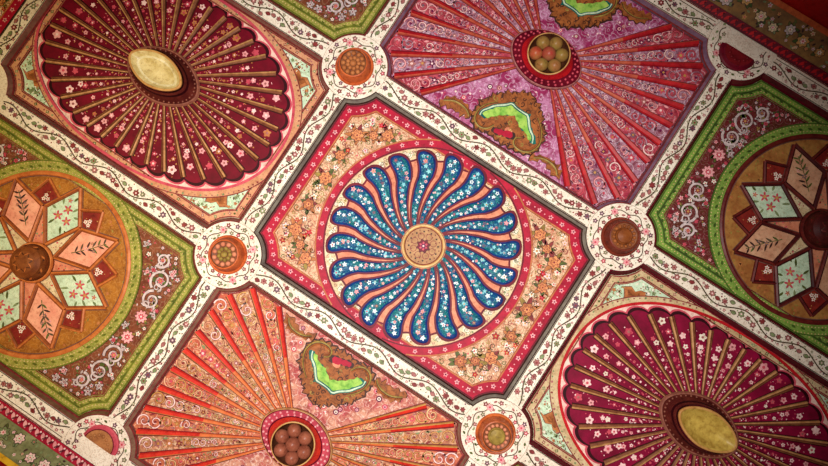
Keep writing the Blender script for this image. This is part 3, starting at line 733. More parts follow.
# ------------------------------------------------------------------ star coffer
def star_coffer(root, pal, seed):
    rnd = random.Random(seed)
    mb = coffer_shell(root, pal['mould'], pal['edge'], pal['band']); mb.build('panel', root)
    w = 13.5
    mb = border(root, 'border_frame', pal['band'], w, -6.0, None, (pal['band_dark'], pal['ground']), None, [(4.2, pal['spark'], 3.4, .62), (10.0, pal['spark'], 3.4, .62)])
    mb.stroke(outline(144.7-6.9, 99.9-6.9, 38.1+6.9), 2.0, -5.88, pal['band_dark'], True)
    for x, y, a in walk(outline(144.7-6.9, 99.9-6.9, 38.1+6.9), 9): mb.leaflet(x, y, 5, a+.5, 1.3, -5.8, pal['band_dark'])
    mb.build('border_frame', root)
    I = outline(144.4-w, 99.6-w, 38.4+w); yI = 99.6-w; R = 106.2
    for sgn in (1, -1):
        x0 = math.sqrt(R*R-yI*yI)
        right = [p for p in I if p[0] > 60]; q1 = [p for p in right if p[1] > 0]; q4 = [p for p in right if p[1] < 0]
        am = math.asin(yI/R); circ = [(R*math.cos(am*(1-2*i/24.0)), R*math.sin(am*(1-2*i/24.0))) for i in range(25)]
        pl = [(sgn*x, y) for x, y in q4+q1+circ]
        mb = MB(); mb.prism(pl, BASE, -7.3, pal['ground']); d = -7.2; taken = []
        # silver and rose scroll running round the spandrel
        spots = [(104, -72, 6), (114, -55, 8.5), (117, -34, 7.5), (118, -13, 7), (118, 9, 7), (117, 31, 8), (114, 53, 8.5), (104, 71, 6)]
        prev = None
        for i, (x, y, r) in enumerate(spots):
            x, y = sgn*x, y+rnd.uniform(-1.5, 1.5)
            taken.append((x, y, r))
            for k in range(3): mb.leaflet(x, y, r*1.35, rnd.random()*6.28, r*.26, d, rnd.choice(('leaf', 'olive_gold', 'leaf')), 'ink')
            if i in (3, 4):
                mb.flower(x, y, r*.95, d+.25, 'pink', None, 'maroon', 9, rnd.random(), .16); mb.flower(x, y, r*.5, d+.4, 'rose', 'blush', 'blush', 7, rnd.random(), .2)
            else:
                mb.curl(x, y, r*1.3, rnd.random()*6, 1.5, 2.3, d+.25, 'silver', 1 if i % 2 else -1, 'ink')
                for q in range(4): mb.leaflet(x+r*1.0*math.cos(q*1.6+i), y+r*1.0*math.sin(q*1.6+i), 4.2, q*1.6+i+.8, 1.1, d+.3, 'silver', 'ink')
                mb.flower(x, y, r*.42, d+.45, rnd.choice(('brown_red', 'rose')), 'gold', 'silver', 6, rnd.random())
                mb.curl(x+sgn*rnd.uniform(-3, 3), y+r*.9, r*.55, rnd.random()*6, 1.2, 1.5, d+.3, 'silver', -1, 'ink')
        for p in scatter(pl, 14, 3.6, 3.0, taken, rnd):
            for q in range(5): mb.leaflet(p[0], p[1], 4.6, q*1.26+p[0], 1.3, d+.12, rnd.choice(('silver', 'silver', 'leaf')), 'ink')
            mb.flower(p[0], p[1], 2.6, d+.3, rnd.choice(('pink', 'silver', 'rose')), 'brown_red', 'ink', 6, rnd.random()*6)
        for p in scatter(pl, 40, 2.2, 1.8, taken, rnd): mb.flower(p[0], p[1], rnd.uniform(1.6, 2.8), d+.1, rnd.choice(('silver', 'pink', 'white', 'rose')), 'rose', 'ink', 5, rnd.random()*6)
        for p in scatter(pl, 60, 1.3, 1.3, taken, rnd): mb.leaflet(p[0], p[1], rnd.uniform(2, 3.5), rnd.random()*6, .7, d+.1, rnd.choice(('leaf', 'silver', 'olive_gold', 'rose')))
        mb.build('spandrel', root)
    # green ring
    mb = MB(); d = -5.5; O = ellipse(106.2, 106.2, 96, (200, 99.7)); I2 = ellipse(95, 95, 96)
    mb.ring(O, d, I2, d, pal['band']); mb.ring(O, d, O, BASE, pal['band_dark'])
    for rr, st in ((104, 3.4), (97.6, 3.4)):
        n = int(2*PI*rr/st)
        for k in range(n):
            a = 2*PI*k/n; x, y = rr*math.cos(a), rr*math.sin(a)
            if abs(y) < 98.5: mb.disc(x, y, .62, d+.2, pal['spark'], 6)
    n = 66
    for k in range(n):
        a = 2*PI*k/n; x, y = 100.8*math.cos(a), 100.8*math.sin(a)
        if abs(y) < 97: mb.leaflet(x, y, 5, a+PI/2+.4, 1.2, d+.15, pal['band_dark'])
    mb.stroke([p for p in ellipse(105.6, 105.6, 96, (200, 99.2))], 1.0, d+.14, pal['band_dark'], True)
    mb.build('ring_band', root)
    mb = MB(); mb.stroke(ellipse(93, 93, 96), 7.2, -6.5, 'ink_soft', True); mb.ridge(ellipse(93, 93, 96), 5.4, -6.6, 2.6, pal['bar'], None, True); mb.build('wooden_ring', root)
    # gold disc
    mb = MB(); d = -7.2
    mb.lathe(0, 0, [(95, 95, BASE), (95, 95, d)], pal['gold_field'], 96)
    for k in range(170):
        a = rnd.random()*6.283; r = rnd.uniform(62, 89)
        if rnd.random() < .5: mb.flower(r*math.cos(a), r*math.sin(a), rnd.uniform(1, 2.2), d+.1, pal['gold_dab'], None, None, 5, rnd.random()*6)
        else: mb.leaflet(r*math.cos(a), r*math.sin(a), rnd.uniform(2, 5), rnd.random()*6, .8, d+.1, pal['gold_dab2'])
    mb.build('star_field', root)
    kids = []
    ph = math.radians(-2.5)
    def pol(r, a): return (r*math.cos(a), r*math.sin(a))
    def bars(mb, pts, wd=4.3, h=2.6, base=-6.9):
        n = len(pts)
        for i in range(n):
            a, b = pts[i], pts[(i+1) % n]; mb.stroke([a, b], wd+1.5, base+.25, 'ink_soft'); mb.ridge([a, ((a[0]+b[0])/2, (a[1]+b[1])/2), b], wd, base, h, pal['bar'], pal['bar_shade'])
    for k in range(8):
        a = ph+2*PI*k/8; hf = math.radians(21.0)
        # cream wedge between two diamonds near the hub
        aw = a+PI/8
        mb = MB(); mb.prism([pol(20, aw-.30), pol(56, aw-.02), pol(56, aw+.02), pol(20, aw+.30)], BASE, -6.9, pal['wedge'][k % 2])
        for _ in range(10):
            r = rnd.uniform(24, 46); o = rnd.uniform(-.12, .12); p = pol(r, aw+o); mb.disc(p[0], p[1], rnd.uniform(.5, 1.1), -6.78, rnd.choice(pal['wedge_dab']), 6)
        kids.append(mb.build('wedge', root))
        # small dark triangle star point
        tri = [pol(55.5, aw), pol(70, aw-math.radians(12.6)), pol(86, aw), pol(69, aw+math.radians(12.6))]
        mb = MB(); mb.prism(tri, BASE, -6.7, 'star_red')
        for q in range(3):
            p = pol(67, aw); u = 2*PI*q/3+aw
            mb.flower(p[0]+2.5*math.cos(u), p[1]+2.5*math.sin(u), 2.4, -6.55, 'white', 'rose', None, 5, rnd.random()*6)
        for q in range(6):
            p = pol(rnd.uniform(60, 80), aw+rnd.uniform(-.07, .07)); mb.disc(p[0], p[1], .5, -6.6, 'gold', 6)
        for s0, s1 in ((tri[1], tri[2]), (tri[2], tri[3])):
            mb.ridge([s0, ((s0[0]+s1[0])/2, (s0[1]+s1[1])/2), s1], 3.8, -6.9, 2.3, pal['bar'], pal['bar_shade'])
        kids.append(mb.build('star_point', root))
        dm = [pol(22, a), pol(58, a-hf), pol(88, a), pol(58, a+hf)]
        tone = pal['dia'][k % 2]
        mb = MB(); mb.prism(dm, BASE, -6.5, tone); dd = -6.35
        c = pol(57, a); c1, s1 = math.cos(a), math.sin(a)
        def loc(u, v): return (c[0]+u*c1-v*s1, c[1]+u*s1+v*c1)
        if k % 2 == pal['rosy']:
            for u, v, r in ((-4, -5, 5.4), (6, 1, 5.4), (-5, 6, 5.2), (15, -2, 2.8)):
                x, y = loc(u, v); mb.flower(x, y, r, dd+.1, 'rose', 'gold', None, 5, rnd.random()*6, .34)
            for u, v, l, t in ((-12, 3, 9, 2.6), (-9, -6, 8, 3.6), (6, 6, 8, .6), (8, -6, 9, -.5), (-14, 9, 6, 2.2), (16, 2, 6, .3), (2, 10, 6, 1.4), (1, -10, 6, -1.4)):
                x, y = loc(u, v); mb.leaflet(x, y, l*1.0, a+t, 1.2, dd, rnd.choice(('leaf', 'sage')))
        else:
            for u, v, r in ((-2, 0, 2.6), (5, 4, 2.0), (5, -4, 2.0), (12, 0, 1.8)):
                x, y = loc(u, v); mb.flower(x, y, r, dd+.1, rnd.choice(('dusty', 'pink', 'mauve')), 'gold', None, 5, rnd.random()*6, .3)
            for u in (-14, -8, -2, 4, 10, 16):
                for sg in (-1, 1):
                    x, y = loc(u, 0); mb.leaflet(x, y, 9.0-abs(u)*.15, a+sg*rnd.uniform(.5, 1.1), 1.0, dd, rnd.choice(('vine', 'leaf', 'ink')))
            mb.stroke([loc(-18, 0), loc(0, .8), loc(19, 0)], .8, dd+.05, 'leaf')
        bars(mb, dm)
        kids.append(mb.build('diamond', root))
    mb = MB()
    mb.lathe(0, 0, [(21, 21, BASE), (21, 21, -4.5, pal['bar_shade']), (20, 20, -3, pal['bar']), (18.8, 18.8, -2.8, pal['bar']), (18.2, 18.2, -3.2, 'carved_dark'), (17.6, 17.6, 3, pal['hub']), (15.5, 15.5, 8, pal['hub']), (11, 11, 11, pal['hub']), (5, 5, 12.2, pal['hub'])], 'carved', 40)
    for k in range(8):
        for dr in (1, -1):
            pts = []
            for i in range(9):
                t = i/8.0; rr = 17.8-11*t; an = 2*PI*k/8+dr*t*1.1; pts.append((rr, an, (3.4, 5.2, 6.8, 8.1, 9.1, 9.9, 10.8, 11.3, 11.8)[i]))
            for i in range(8):
                p, q = pts[i], pts[i+1]
                A = [pol(p[0], p[1]-.07), pol(q[0], q[1]-.07)]; B = [pol(p[0], p[1]+.07), pol(q[0], q[1]+.07)]
                ids = [mb.pt(A[0][0], A[0][1], p[2]+.7), mb.pt(A[1][0], A[1][1], q[2]+.7), mb.pt(B[1][0], B[1][1], q[2]+.7), mb.pt(B[0][0], B[0][1], p[2]+.7)]
                mb.face(ids, 'carved_dark' if dr > 0 else pal['bar'])
    kids.append(mb.build('hub', root))
    for o in kids: o.location = (pal['shift'][0]*S, pal['shift'][1]*S, 0)
P('star_red', (140, 42, 30), c2=(110, 26, 24), scale=20)
P('star_gold', (168, 106, 36), c2=(136, 78, 26), scale=16, contrast=1.3, filigree=[(206, 150, 84)], fil_scale=30, fil_amt=.35)
P('star_gold_dim', (170, 122, 62), c2=(146, 90, 44), scale=16, contrast=1.3)
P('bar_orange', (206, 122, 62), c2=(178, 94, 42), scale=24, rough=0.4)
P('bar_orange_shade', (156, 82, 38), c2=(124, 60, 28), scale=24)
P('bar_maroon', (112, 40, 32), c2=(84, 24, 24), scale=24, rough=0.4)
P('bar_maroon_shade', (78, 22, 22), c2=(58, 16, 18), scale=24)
P('diamond_pink', (236, 170, 138), c2=(222, 142, 116), scale=18)
P('diamond_tan', (214, 166, 130), c2=(190, 132, 100), scale=18)
P('scroll_ground', (104, 42, 30), c2=(134, 72, 44), scale=12, filigree=[(170, 128, 100), (84, 74, 36)], fil_scale=24, fil_amt=.5)
P('scroll_ground_plum', (112, 22, 38), c2=(88, 40, 28), scale=12, filigree=[(160, 110, 110), (84, 74, 36)], fil_scale=28, fil_amt=.5)
P('lattice', (138, 76, 34), c2=(108, 54, 24), scale=18)
P('lattice_dark', (92, 30, 26), c2=(64, 18, 18), scale=18)

P('boss_brown', (128, 52, 32), c2=(98, 36, 24), scale=18)
P('copper', (196, 102, 50), c2=(156, 70, 34), scale=18, rough=0.35)
P('half_brown', (184, 124, 74), c2=(150, 94, 56), scale=18)
P('half_red', (130, 24, 30), c2=(100, 16, 24), scale=18)
P('green_ground', (150, 150, 104), c2=(104, 108, 66), scale=16)
P('ochre_ground', (150, 112, 58), c2=(104, 74, 44), scale=10)
P('yellow', (236, 190, 40), c2=(206, 152, 30), scale=12)
P('wall_red', (196, 24, 26), c2=(164, 18, 22), scale=4)
P('stone', (112, 84, 66), c2=(92, 68, 52), scale=3)
P('plaster', (176, 132, 92), c2=(152, 108, 72), scale=3)
# ------------------------------------------------------------------ build the coffers
def cell(i, j): return ((i+.5)*U, (j+.5)*V)
sw = thing('swirl_coffer', 'red bordered ceiling coffer with a wheel of curved blue petals, centre of the ceiling', 'ceiling coffer', *cell(0, 0), group='coffers with blue swirl wheels')
swirl_coffer(sw)
c2 = copy_tree(sw); x, y = cell(-2, 0); c2.location = (x*S, y*S, H)
c2['label'] = 'dark red coffer corner at the extreme top left, beyond the sunburst coffer'

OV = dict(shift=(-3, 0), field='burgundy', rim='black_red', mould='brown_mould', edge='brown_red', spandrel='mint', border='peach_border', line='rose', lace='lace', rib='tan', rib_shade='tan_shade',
          blossom=('pink', 'blush', 'pink', 'ochre', 'rose'), specks=('rose', 'pink', 'gold', 'ochre', 'dusty'), rim_wood='dark_wood', rim_line='rim_tan', cup='cup_shell', cup_edge='gold', cup_line='cup_shell_line')
o1 = thing('oval_coffer', 'burgundy oval sunburst coffer with a pale cup, left of the blue wheel coffer', 'ceiling coffer', *cell(-1, 0), group='oval sunburst coffers')
oval_coffer(o1, OV, 21)
o2 = thing('oval_coffer', 'purplish red oval sunburst coffer with a yellow cup, right of the blue wheel coffer', 'ceiling coffer', *cell(1, 0), group='oval sunburst coffers')
OV2 = dict(OV); OV2.update(shift=(3, -1), field='magenta_red', mould='maroon_mould', edge='maroon', border='straw_border', line='scarlet', cup='cup_brass', cup_line='cup_brass', blossom=('blush', 'pink', 'blush', 'white', 'rose'), specks=('rose', 'pink', 'blush', 'rose'))
oval_coffer(o2, OV2, 22)

FB = dict(hub_line='tan', mould='fan_mould', edge='brown_red', ground='coral_ground', leafA='salmon', leafB='salmon_grey', rib='vermilion', rib_gold='gold', rib_mid='rib_amber', scroll=('pale_gold', 'blush', 'gold', 'salmon_line'), dab=('rose', 'dusty', 'ochre', 'brown_red'),
          dots=('salmon_line', 'dusty', 'gold', 'brown_red', 'sage'), ringlet=('rose', 'plum', 'dusty'), scroll_leaf='carved', hub_bead='rose', hub_red='vermilion', bead='pink', bowl='carved_dark', fruit=('fruit_brown',))
f1 = thing('fan_coffer', 'salmon fan coffer with brown fruit in its hub, below the blue wheel coffer', 'ceiling coffer', *cell(0, 1), group='fan coffers with fruit hubs')
fan_coffer(f1, FB, 31)
FT = dict(FB); FT.update(mould='mauve_mould', hub_line='dusty', ground='magenta_ground', leafA='lilac_pink', leafB='lilac_grey', rib='red_rib', rib_gold='rib_rust', rib_mid='rib_rust', scroll=('blush', 'pink', 'lilac_grey', 'rose'), dab=('rose', 'plum', 'dusty', 'mauve'), dots=('pink', 'mauve', 'lilac_grey', 'rose', 'plum'),
          hub_red='scarlet', bead='rose', hub_bead='maroon', bowl='carved_dark', fruit=('fruit_olive', 'fruit_olive', 'fruit_red', 'fruit_olive', 'fruit_olive', 'fruit_olive', 'fruit_mixed'))
f2 = thing('fan_coffer', 'pink fan coffer with olive and red fruit in its hub, above the blue wheel coffer', 'ceiling coffer', *cell(0, -1), group='fan coffers with fruit hubs')
fan_coffer(f2, FT, 32)

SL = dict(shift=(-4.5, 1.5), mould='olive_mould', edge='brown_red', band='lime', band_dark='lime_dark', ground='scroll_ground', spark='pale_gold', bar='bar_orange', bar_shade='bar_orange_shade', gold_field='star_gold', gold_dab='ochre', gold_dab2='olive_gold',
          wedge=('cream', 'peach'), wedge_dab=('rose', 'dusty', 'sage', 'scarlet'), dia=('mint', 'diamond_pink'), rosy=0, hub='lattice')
s1 = thing('star_coffer', 'green banded coffer with an orange barred diamond star, at the left edge', 'ceiling coffer', *cell(-1, 1), group='green banded star coffers')
star_coffer(s1, SL, 41)
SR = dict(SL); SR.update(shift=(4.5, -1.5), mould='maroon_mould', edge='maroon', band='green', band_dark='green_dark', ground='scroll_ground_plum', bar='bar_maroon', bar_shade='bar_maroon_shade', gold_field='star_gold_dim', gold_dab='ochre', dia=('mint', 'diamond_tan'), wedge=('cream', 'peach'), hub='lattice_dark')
s2 = thing('star_coffer', 'green banded coffer with a dark maroon barred diamond star, at the right edge', 'ceiling coffer', *cell(1, -1), group='green banded star coffers')
star_coffer(s2, SR, 42)
c3 = copy_tree(s1); x, y = cell(-1, -1); c3.location = (x*S, y*S, H); c3['label'] = 'yellow-green banded coffer corner at the top edge, above the topmost rosette boss'
c4 = copy_tree(s1); x, y = cell(1, 1); c4.location = (x*S, y*S, H); c4['label'] = 'sliver of a green banded coffer at the bottom edge, under the lowest rosette boss'

# ------------------------------------------------------------------ beams, crossing plates, bosses
BW_U, BW_V, RP = 9.5, 8.5, 33.4
EDGE_OUT = 13.0
def dress_beam(mb, x0, x1, w, rnd, across=False):
    """vine and blossoms along a beam running x0..x1 (local x), half width w"""
    d = 0.12
    def T(x, y): return (-y, x) if across else (x, y)
    am = w*.52; per = (x1-x0)/max(1, round((x1-x0)/62.0)); ph = rnd.random()*6
    vine = [T(x0+(x1-x0)*i/90.0, am*math.sin(2*PI*(x0+(x1-x0)*i/90.0)/per+ph)) for i in range(91)]
    mb.stroke(vine, 1.35, d+.1, 'vine')
    for sg in (-1, 1): mb.stroke([T(x0+.8, sg*(w-.5)), T((x0+x1)/2, sg*(w-.5)), T(x1-.8, sg*(w-.5))], .8, d, 'vine')
    x = x0+4; k = 0
    while x < x1-3:
        vy = am*math.sin(2*PI*x/per+ph)
        side = -1 if vy > 0 else 1
        y = vy+side*rnd.uniform(4.6, 6.0); y = max(-w+4.3, min(w-4.3, y))
        p = T(x, y); c = rnd.random()
        if c < .62: mb.flower(p[0], p[1], rnd.uniform(2.1, 3.1), d+.2, rnd.choice(('dusty', 'dusty', 'brown_red', 'dusty', 'sage', 'dusty', 'mauve')), rnd.choice(('blush', 'brown_red', 'brown_red')), 'ink_soft', 6, rnd.random()*6, .16)
        else: mb.leaflet(p[0]-(0 if across else 2.5), p[1]-(2.5 if across else 0), 5.6, (PI/2 if across else 0)+rnd.uniform(-.35, .35), 1.7, d+.2, rnd.choice(('sage', 'brown_red', 'dusty', 'sage')), 'ink_soft')
        for _ in range(4):
            q = T(x+rnd.uniform(-4, 4), rnd.uniform(-w+2, w-2)); mb.disc(q[0], q[1], rnd.uniform(.5, .95), d+.05, rnd.choice(('leaf', 'ink', 'brown_red', 'mauve')), 6)
        q = T(x+3, -y*.6); mb.leaflet(q[0], q[1], rnd.uniform(1.6, 2.6), rnd.random()*6, .6, d+.05, rnd.choice(('sage', 'leaf', 'dusty')))
        q = T(x+rnd.uniform(2.5, 4), max(-w+3.6, min(w-3.6, vy-side*rnd.uniform(4, 6)))); mb.flower(q[0], q[1], rnd.uniform(1.3, 2.0), d+.15, rnd.choice(('dusty', 'brown_red', 'sage')), 'blush', None, 5, rnd.random()*6)
        x += rnd.uniform(5.6, 8.2); k += 1
def arc_end(cx, cy, w, R, sgn, across=False):
    am = math.asin(w/R); return [(cx+sgn*R*math.cos(a), cy+R*math.sin(a)) for a in [am-2*am*i/10 for i in range(11)]]
GB = 'white painted beams between the coffers'
def beam(kind, i, j, label):
    """kind 'u': from crossing (i,j) to (i+1,j); kind 'v': from (i,j) to (i,j+1)"""
    rnd = random.Random(500+i*13+j*7+(100 if kind == 'v' else 0)); mb = MB()
    if kind == 'u':
        edge = j in (-1, 2); lo, hi = -BW_U, BW_U
        if j == 2: hi = EDGE_OUT
        if j == -1: lo = -EDGE_OUT
        L = U; R = RP+.3
        def xa(y): return math.sqrt(R*R-y*y)
        n = 10; ys = [lo+(hi-lo)*k/n for k in range(n+1)]
        left = [(-L/2+xa(y), y) for y in ys]; right = [(L/2-xa(y), y) for y in ys[::-1]]
        mb.prism(left+right, BACK, 0.0, 'white')
        dress_beam(mb, -L/2+RP+1, L/2-RP-1, BW_U, rnd)
        if edge:
            sg = 1 if j == 2 else -1
            mb.stroke([(-L/2+34, sg*12.2), (0, sg*12.2), (L/2-34, sg*12.2)], 1.2, .2, 'brown_red')
        o = mb.build('ceiling_beam'); o.location = ((i+.5)*U*S, j*V*S, H)
    else:
        L = V; R = RP+.3; n = 10; ys = [-BW_V+2*BW_V*k/n for k in range(n+1)]
        def xa(y): return math.sqrt(R*R-y*y)
        pl = [(y, -L/2+xa(y)) for y in ys]+[(y, L/2-xa(y)) for y in ys[::-1]]
        mb.prism(pl, BACK, 0.0, 'white'); dress_beam(mb, -L/2+RP+1, L/2-RP-1, BW_V, rnd, True)
        o = mb.build('ceiling_beam'); o.location = (i*U*S, (j+.5)*V*S, H)
    tag(o, label, 'ceiling beam', GB)
beam('u', 0, 0, 'white vine-painted beam between the blue wheel coffer and the pink fan coffer above it')
beam('u', 0, 1, 'white vine-painted beam between the blue wheel coffer and the salmon fan coffer below it')
beam('v', 0, 0, 'white vine-painted beam between the burgundy oval coffer and the blue wheel coffer')
beam('v', 1, 0, 'white vine-painted beam between the blue wheel coffer and the purplish red oval coffer')
beam('u', -1, 0, 'white beam running from the top left edge to the topmost rosette boss')
beam('u', 1, 0, 'white beam between the purplish red oval coffer and the maroon barred star coffer')
beam('u', -1, 1, 'white beam between the burgundy oval coffer and the orange barred star coffer')
beam('u', 1, 1, 'short stretch of white beam at the bottom edge, right of the lowest rosette boss')
beam('v', 0, -1, 'white beam at the top edge, between the green coffer corner and the pink fan coffer')
beam('v', 1, -1, 'white beam between the pink fan coffer and the maroon barred star coffer')
beam('v', 0, 1, 'white beam between the orange barred star coffer and the salmon fan coffer')
beam('v', 1, 1, 'short stretch of white beam at the bottom edge, left of the sliver of green coffer')
beam('v', -1, 0, 'dim cream beam crossing the extreme top left corner')
beam('u', 0, -1, 'dim white edge beam along the upper cornice, over the pink fan coffer')
beam('u', 1, -1, 'dim brownish edge beam along the upper cornice, over the maroon barred star coffer')
beam('u', -1, 2, 'cream edge beam along the lower left cornice, under the orange barred star coffer')
beam('u', 0, 2, 'cream edge beam along the lower cornice, under the salmon fan coffer')

GP = 'round flowered plates at the beam crossings'; GR = 'rosette bosses on the beam crossings'
def plate(i, j, label, edge=0):
    rnd = random.Random(900+i*5+j); mb = MB(); d = .2
    if edge:
        lim = math.asin(EDGE_OUT/RP); n = 40
        pl = [(RP*math.cos(a), RP*math.sin(a)*1.0) for a in [lim-(PI+2*lim)*k/n for k in range(n+1)]]
        pl = [(x, y*edge) for x, y in pl]
    else: pl = ellipse(RP, RP, 56)
    mb.prism(pl, BACK, 0.05, 'white')
    ring = []
    for k in range(96):
        a = 2*PI*k/96; r = 25.2+1.6*math.sin(8*a+rnd.random()*.2); ring.append((r*math.cos(a), r*math.sin(a)))
    ok = lambda p: (not edge) or p[1]*edge < EDGE_OUT-2.5
    run = []
    for p in ring+ring[:1]:
        if ok(p): run.append(p)
        else:
            if len(run) > 2: mb.stroke(run, 1.0, d, 'vine')
            run = []
    if len(run) > 2: mb.stroke(run, 1.0, d, 'vine')
    for k in range(20):
        a = 2*PI*(k+rnd.uniform(-.2, .2))/20
        for r, s_ in ((29.4, 2.1), (21.8, 1.7)):
            p = (r*math.cos(a+(.15 if r < 25 else 0)), r*math.sin(a+(.15 if r < 25 else 0)))
            if not ok(p): continue
            if rnd.random() < .6: mb.flower(p[0], p[1], s_, d+.05, rnd.choice(('dusty', 'rose', 'mauve', 'brown_red', 'sage')), 'blush', 'ink_soft', 5, rnd.random()*6, .2)
            else: mb.leaflet(p[0], p[1], 4, a+PI/2+rnd.uniform(-.5, .5), 1.1, d+.05, rnd.choice(('sage', 'leaf', 'dusty')), None)
            p = ((r+rnd.uniform(-2, 2))*math.cos(a+.16), (r+rnd.uniform(-2, 2))*math.sin(a+.16))
            if ok(p): mb.disc(p[0], p[1], rnd.uniform(.4, .8), d, rnd.choice(('leaf', 'ink', 'brown_red')), 6)
    for k in range(4):
        a = PI/4+k*PI/2
        p = (25.5*math.cos(a), 25.5*math.sin(a))
        if ok(p): mb.flower(p[0], p[1], 3.6, d+.1, 'pink', 'rose', 'dusty', 6, rnd.random(), .2)
    o = mb.build('crossing_plate'); o.location = (i*U*S, j*V*S, H); tag(o, label, 'crossing plate', GP)
plate(0, 0, 'round white flowered plate around the topmost rosette boss')
plate(0, 1, 'round white flowered plate around the rosette boss between the two left coffers')
plate(1, 0, 'round white flowered plate around the dark ringed rosette boss on the right')
plate(1, 1, 'round white flowered plate around the lowest rosette boss')
plate(0, 2, 'cut-off cream plate on the lower left cornice edge around the brown half boss', 1)
plate(1, -1, 'cut-off dim plate on the upper right cornice edge around the red half boss', -1)

def boss(i, j, label, n, mats, kind):
    base, rim, bead, mid = mats
    root = thing('rosette_boss', label, 'rosette boss', i*U, j*V, 0, GR)
    mb = MB()
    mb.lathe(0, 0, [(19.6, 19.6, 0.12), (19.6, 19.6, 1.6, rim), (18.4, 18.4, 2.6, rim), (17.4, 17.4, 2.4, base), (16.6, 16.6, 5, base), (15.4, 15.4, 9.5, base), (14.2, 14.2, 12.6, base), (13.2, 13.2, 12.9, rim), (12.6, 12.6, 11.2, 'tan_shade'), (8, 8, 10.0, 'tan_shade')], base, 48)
    mb.build('turned_cup', root, smooth=False)
    mb = MB()
    for k in range(n):
        a = 2*PI*k/n; mb.ball(10.0*math.cos(a), 10.0*math.sin(a), 11.6, 2.45 if n < 13 else 1.8, bead, .9, 10, 6)
    mb.build('bead_ring', root, smooth=True)
    mb = MB()
    if kind == 'flower':
        for k in range(9):
            a = 2*PI*k/9+.2; mb.ball(5.6*math.cos(a), 5.6*math.sin(a), 11.2, 2.1, mid, .9, 10, 6)
        mb.ball(0, 0, 11.6, 3.2, bead if n > 11 else mid, .8, 14, 8)
    else:
        mb.lathe(0, 0, [(8.4, 8.4, 10.2), (8.2, 8.2, 12.0), (7.2, 7.2, 13.0), (6.2, 6.2, 12.2), (4, 4, 12.8), (1.5, 1.5, 13.6)], mid, 28)
    mb.build('flower_centre', root, smooth=False)
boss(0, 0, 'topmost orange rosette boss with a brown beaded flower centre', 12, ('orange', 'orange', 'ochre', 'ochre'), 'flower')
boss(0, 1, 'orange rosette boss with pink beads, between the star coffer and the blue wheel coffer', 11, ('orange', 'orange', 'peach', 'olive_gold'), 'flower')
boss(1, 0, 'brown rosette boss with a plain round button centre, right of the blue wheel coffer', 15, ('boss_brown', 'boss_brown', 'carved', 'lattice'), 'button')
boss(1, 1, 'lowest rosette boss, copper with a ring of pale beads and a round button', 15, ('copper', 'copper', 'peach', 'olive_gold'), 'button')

def half_boss(i, j, sg, label, mats):
    root = thing('half_boss', label, 'half boss', i*U, (j*V-sg*6.5), 0, 'half-round bosses on the edge beams')
    base, rim = mats; mb = MB(); N = 24
    def row(a, d): return [(a*math.cos(PI*k/N), -sg*a*math.sin(PI*k/N)) for k in range(N+1)], d
    rows = [row(19, -.6), row(19, 2.2), row(17.6, 3.0), row(15.8, 5), row(14.8, 5.2)]
    for q in range(4): mb.ring(rows[q][0], rows[q][1], rows[q+1][0], rows[q+1][1], rim if q < 3 else 'maroon', False)
    mb.poly(rows[4][0], 5.2, base)
    back = [(r[0][0], r[1]) for r in rows]+[(r[0][-1], r[1]) for r in rows[::-1]]
    mb.face([mb.pt(p[0], p[1], d) for p, d in back], base)
    mb.build('turned_cup', root)
    mb = MB()
    for k in range(7):
        a = PI*(k+.5)/7; mb.ball(10*math.cos(a), -sg*10*math.sin(a), 5.3, 1.8, base, .6, 8, 5)
    mb.build('bead_ring', root, smooth=True)
half_boss(0, 2, 1, 'brown half-round boss with a pink rim on the lower left edge beam', ('half_brown', 'rose'))
half_boss(1, -1, -1, 'dark red half-round boss on the upper right edge beam', ('half_red', 'maroon'))

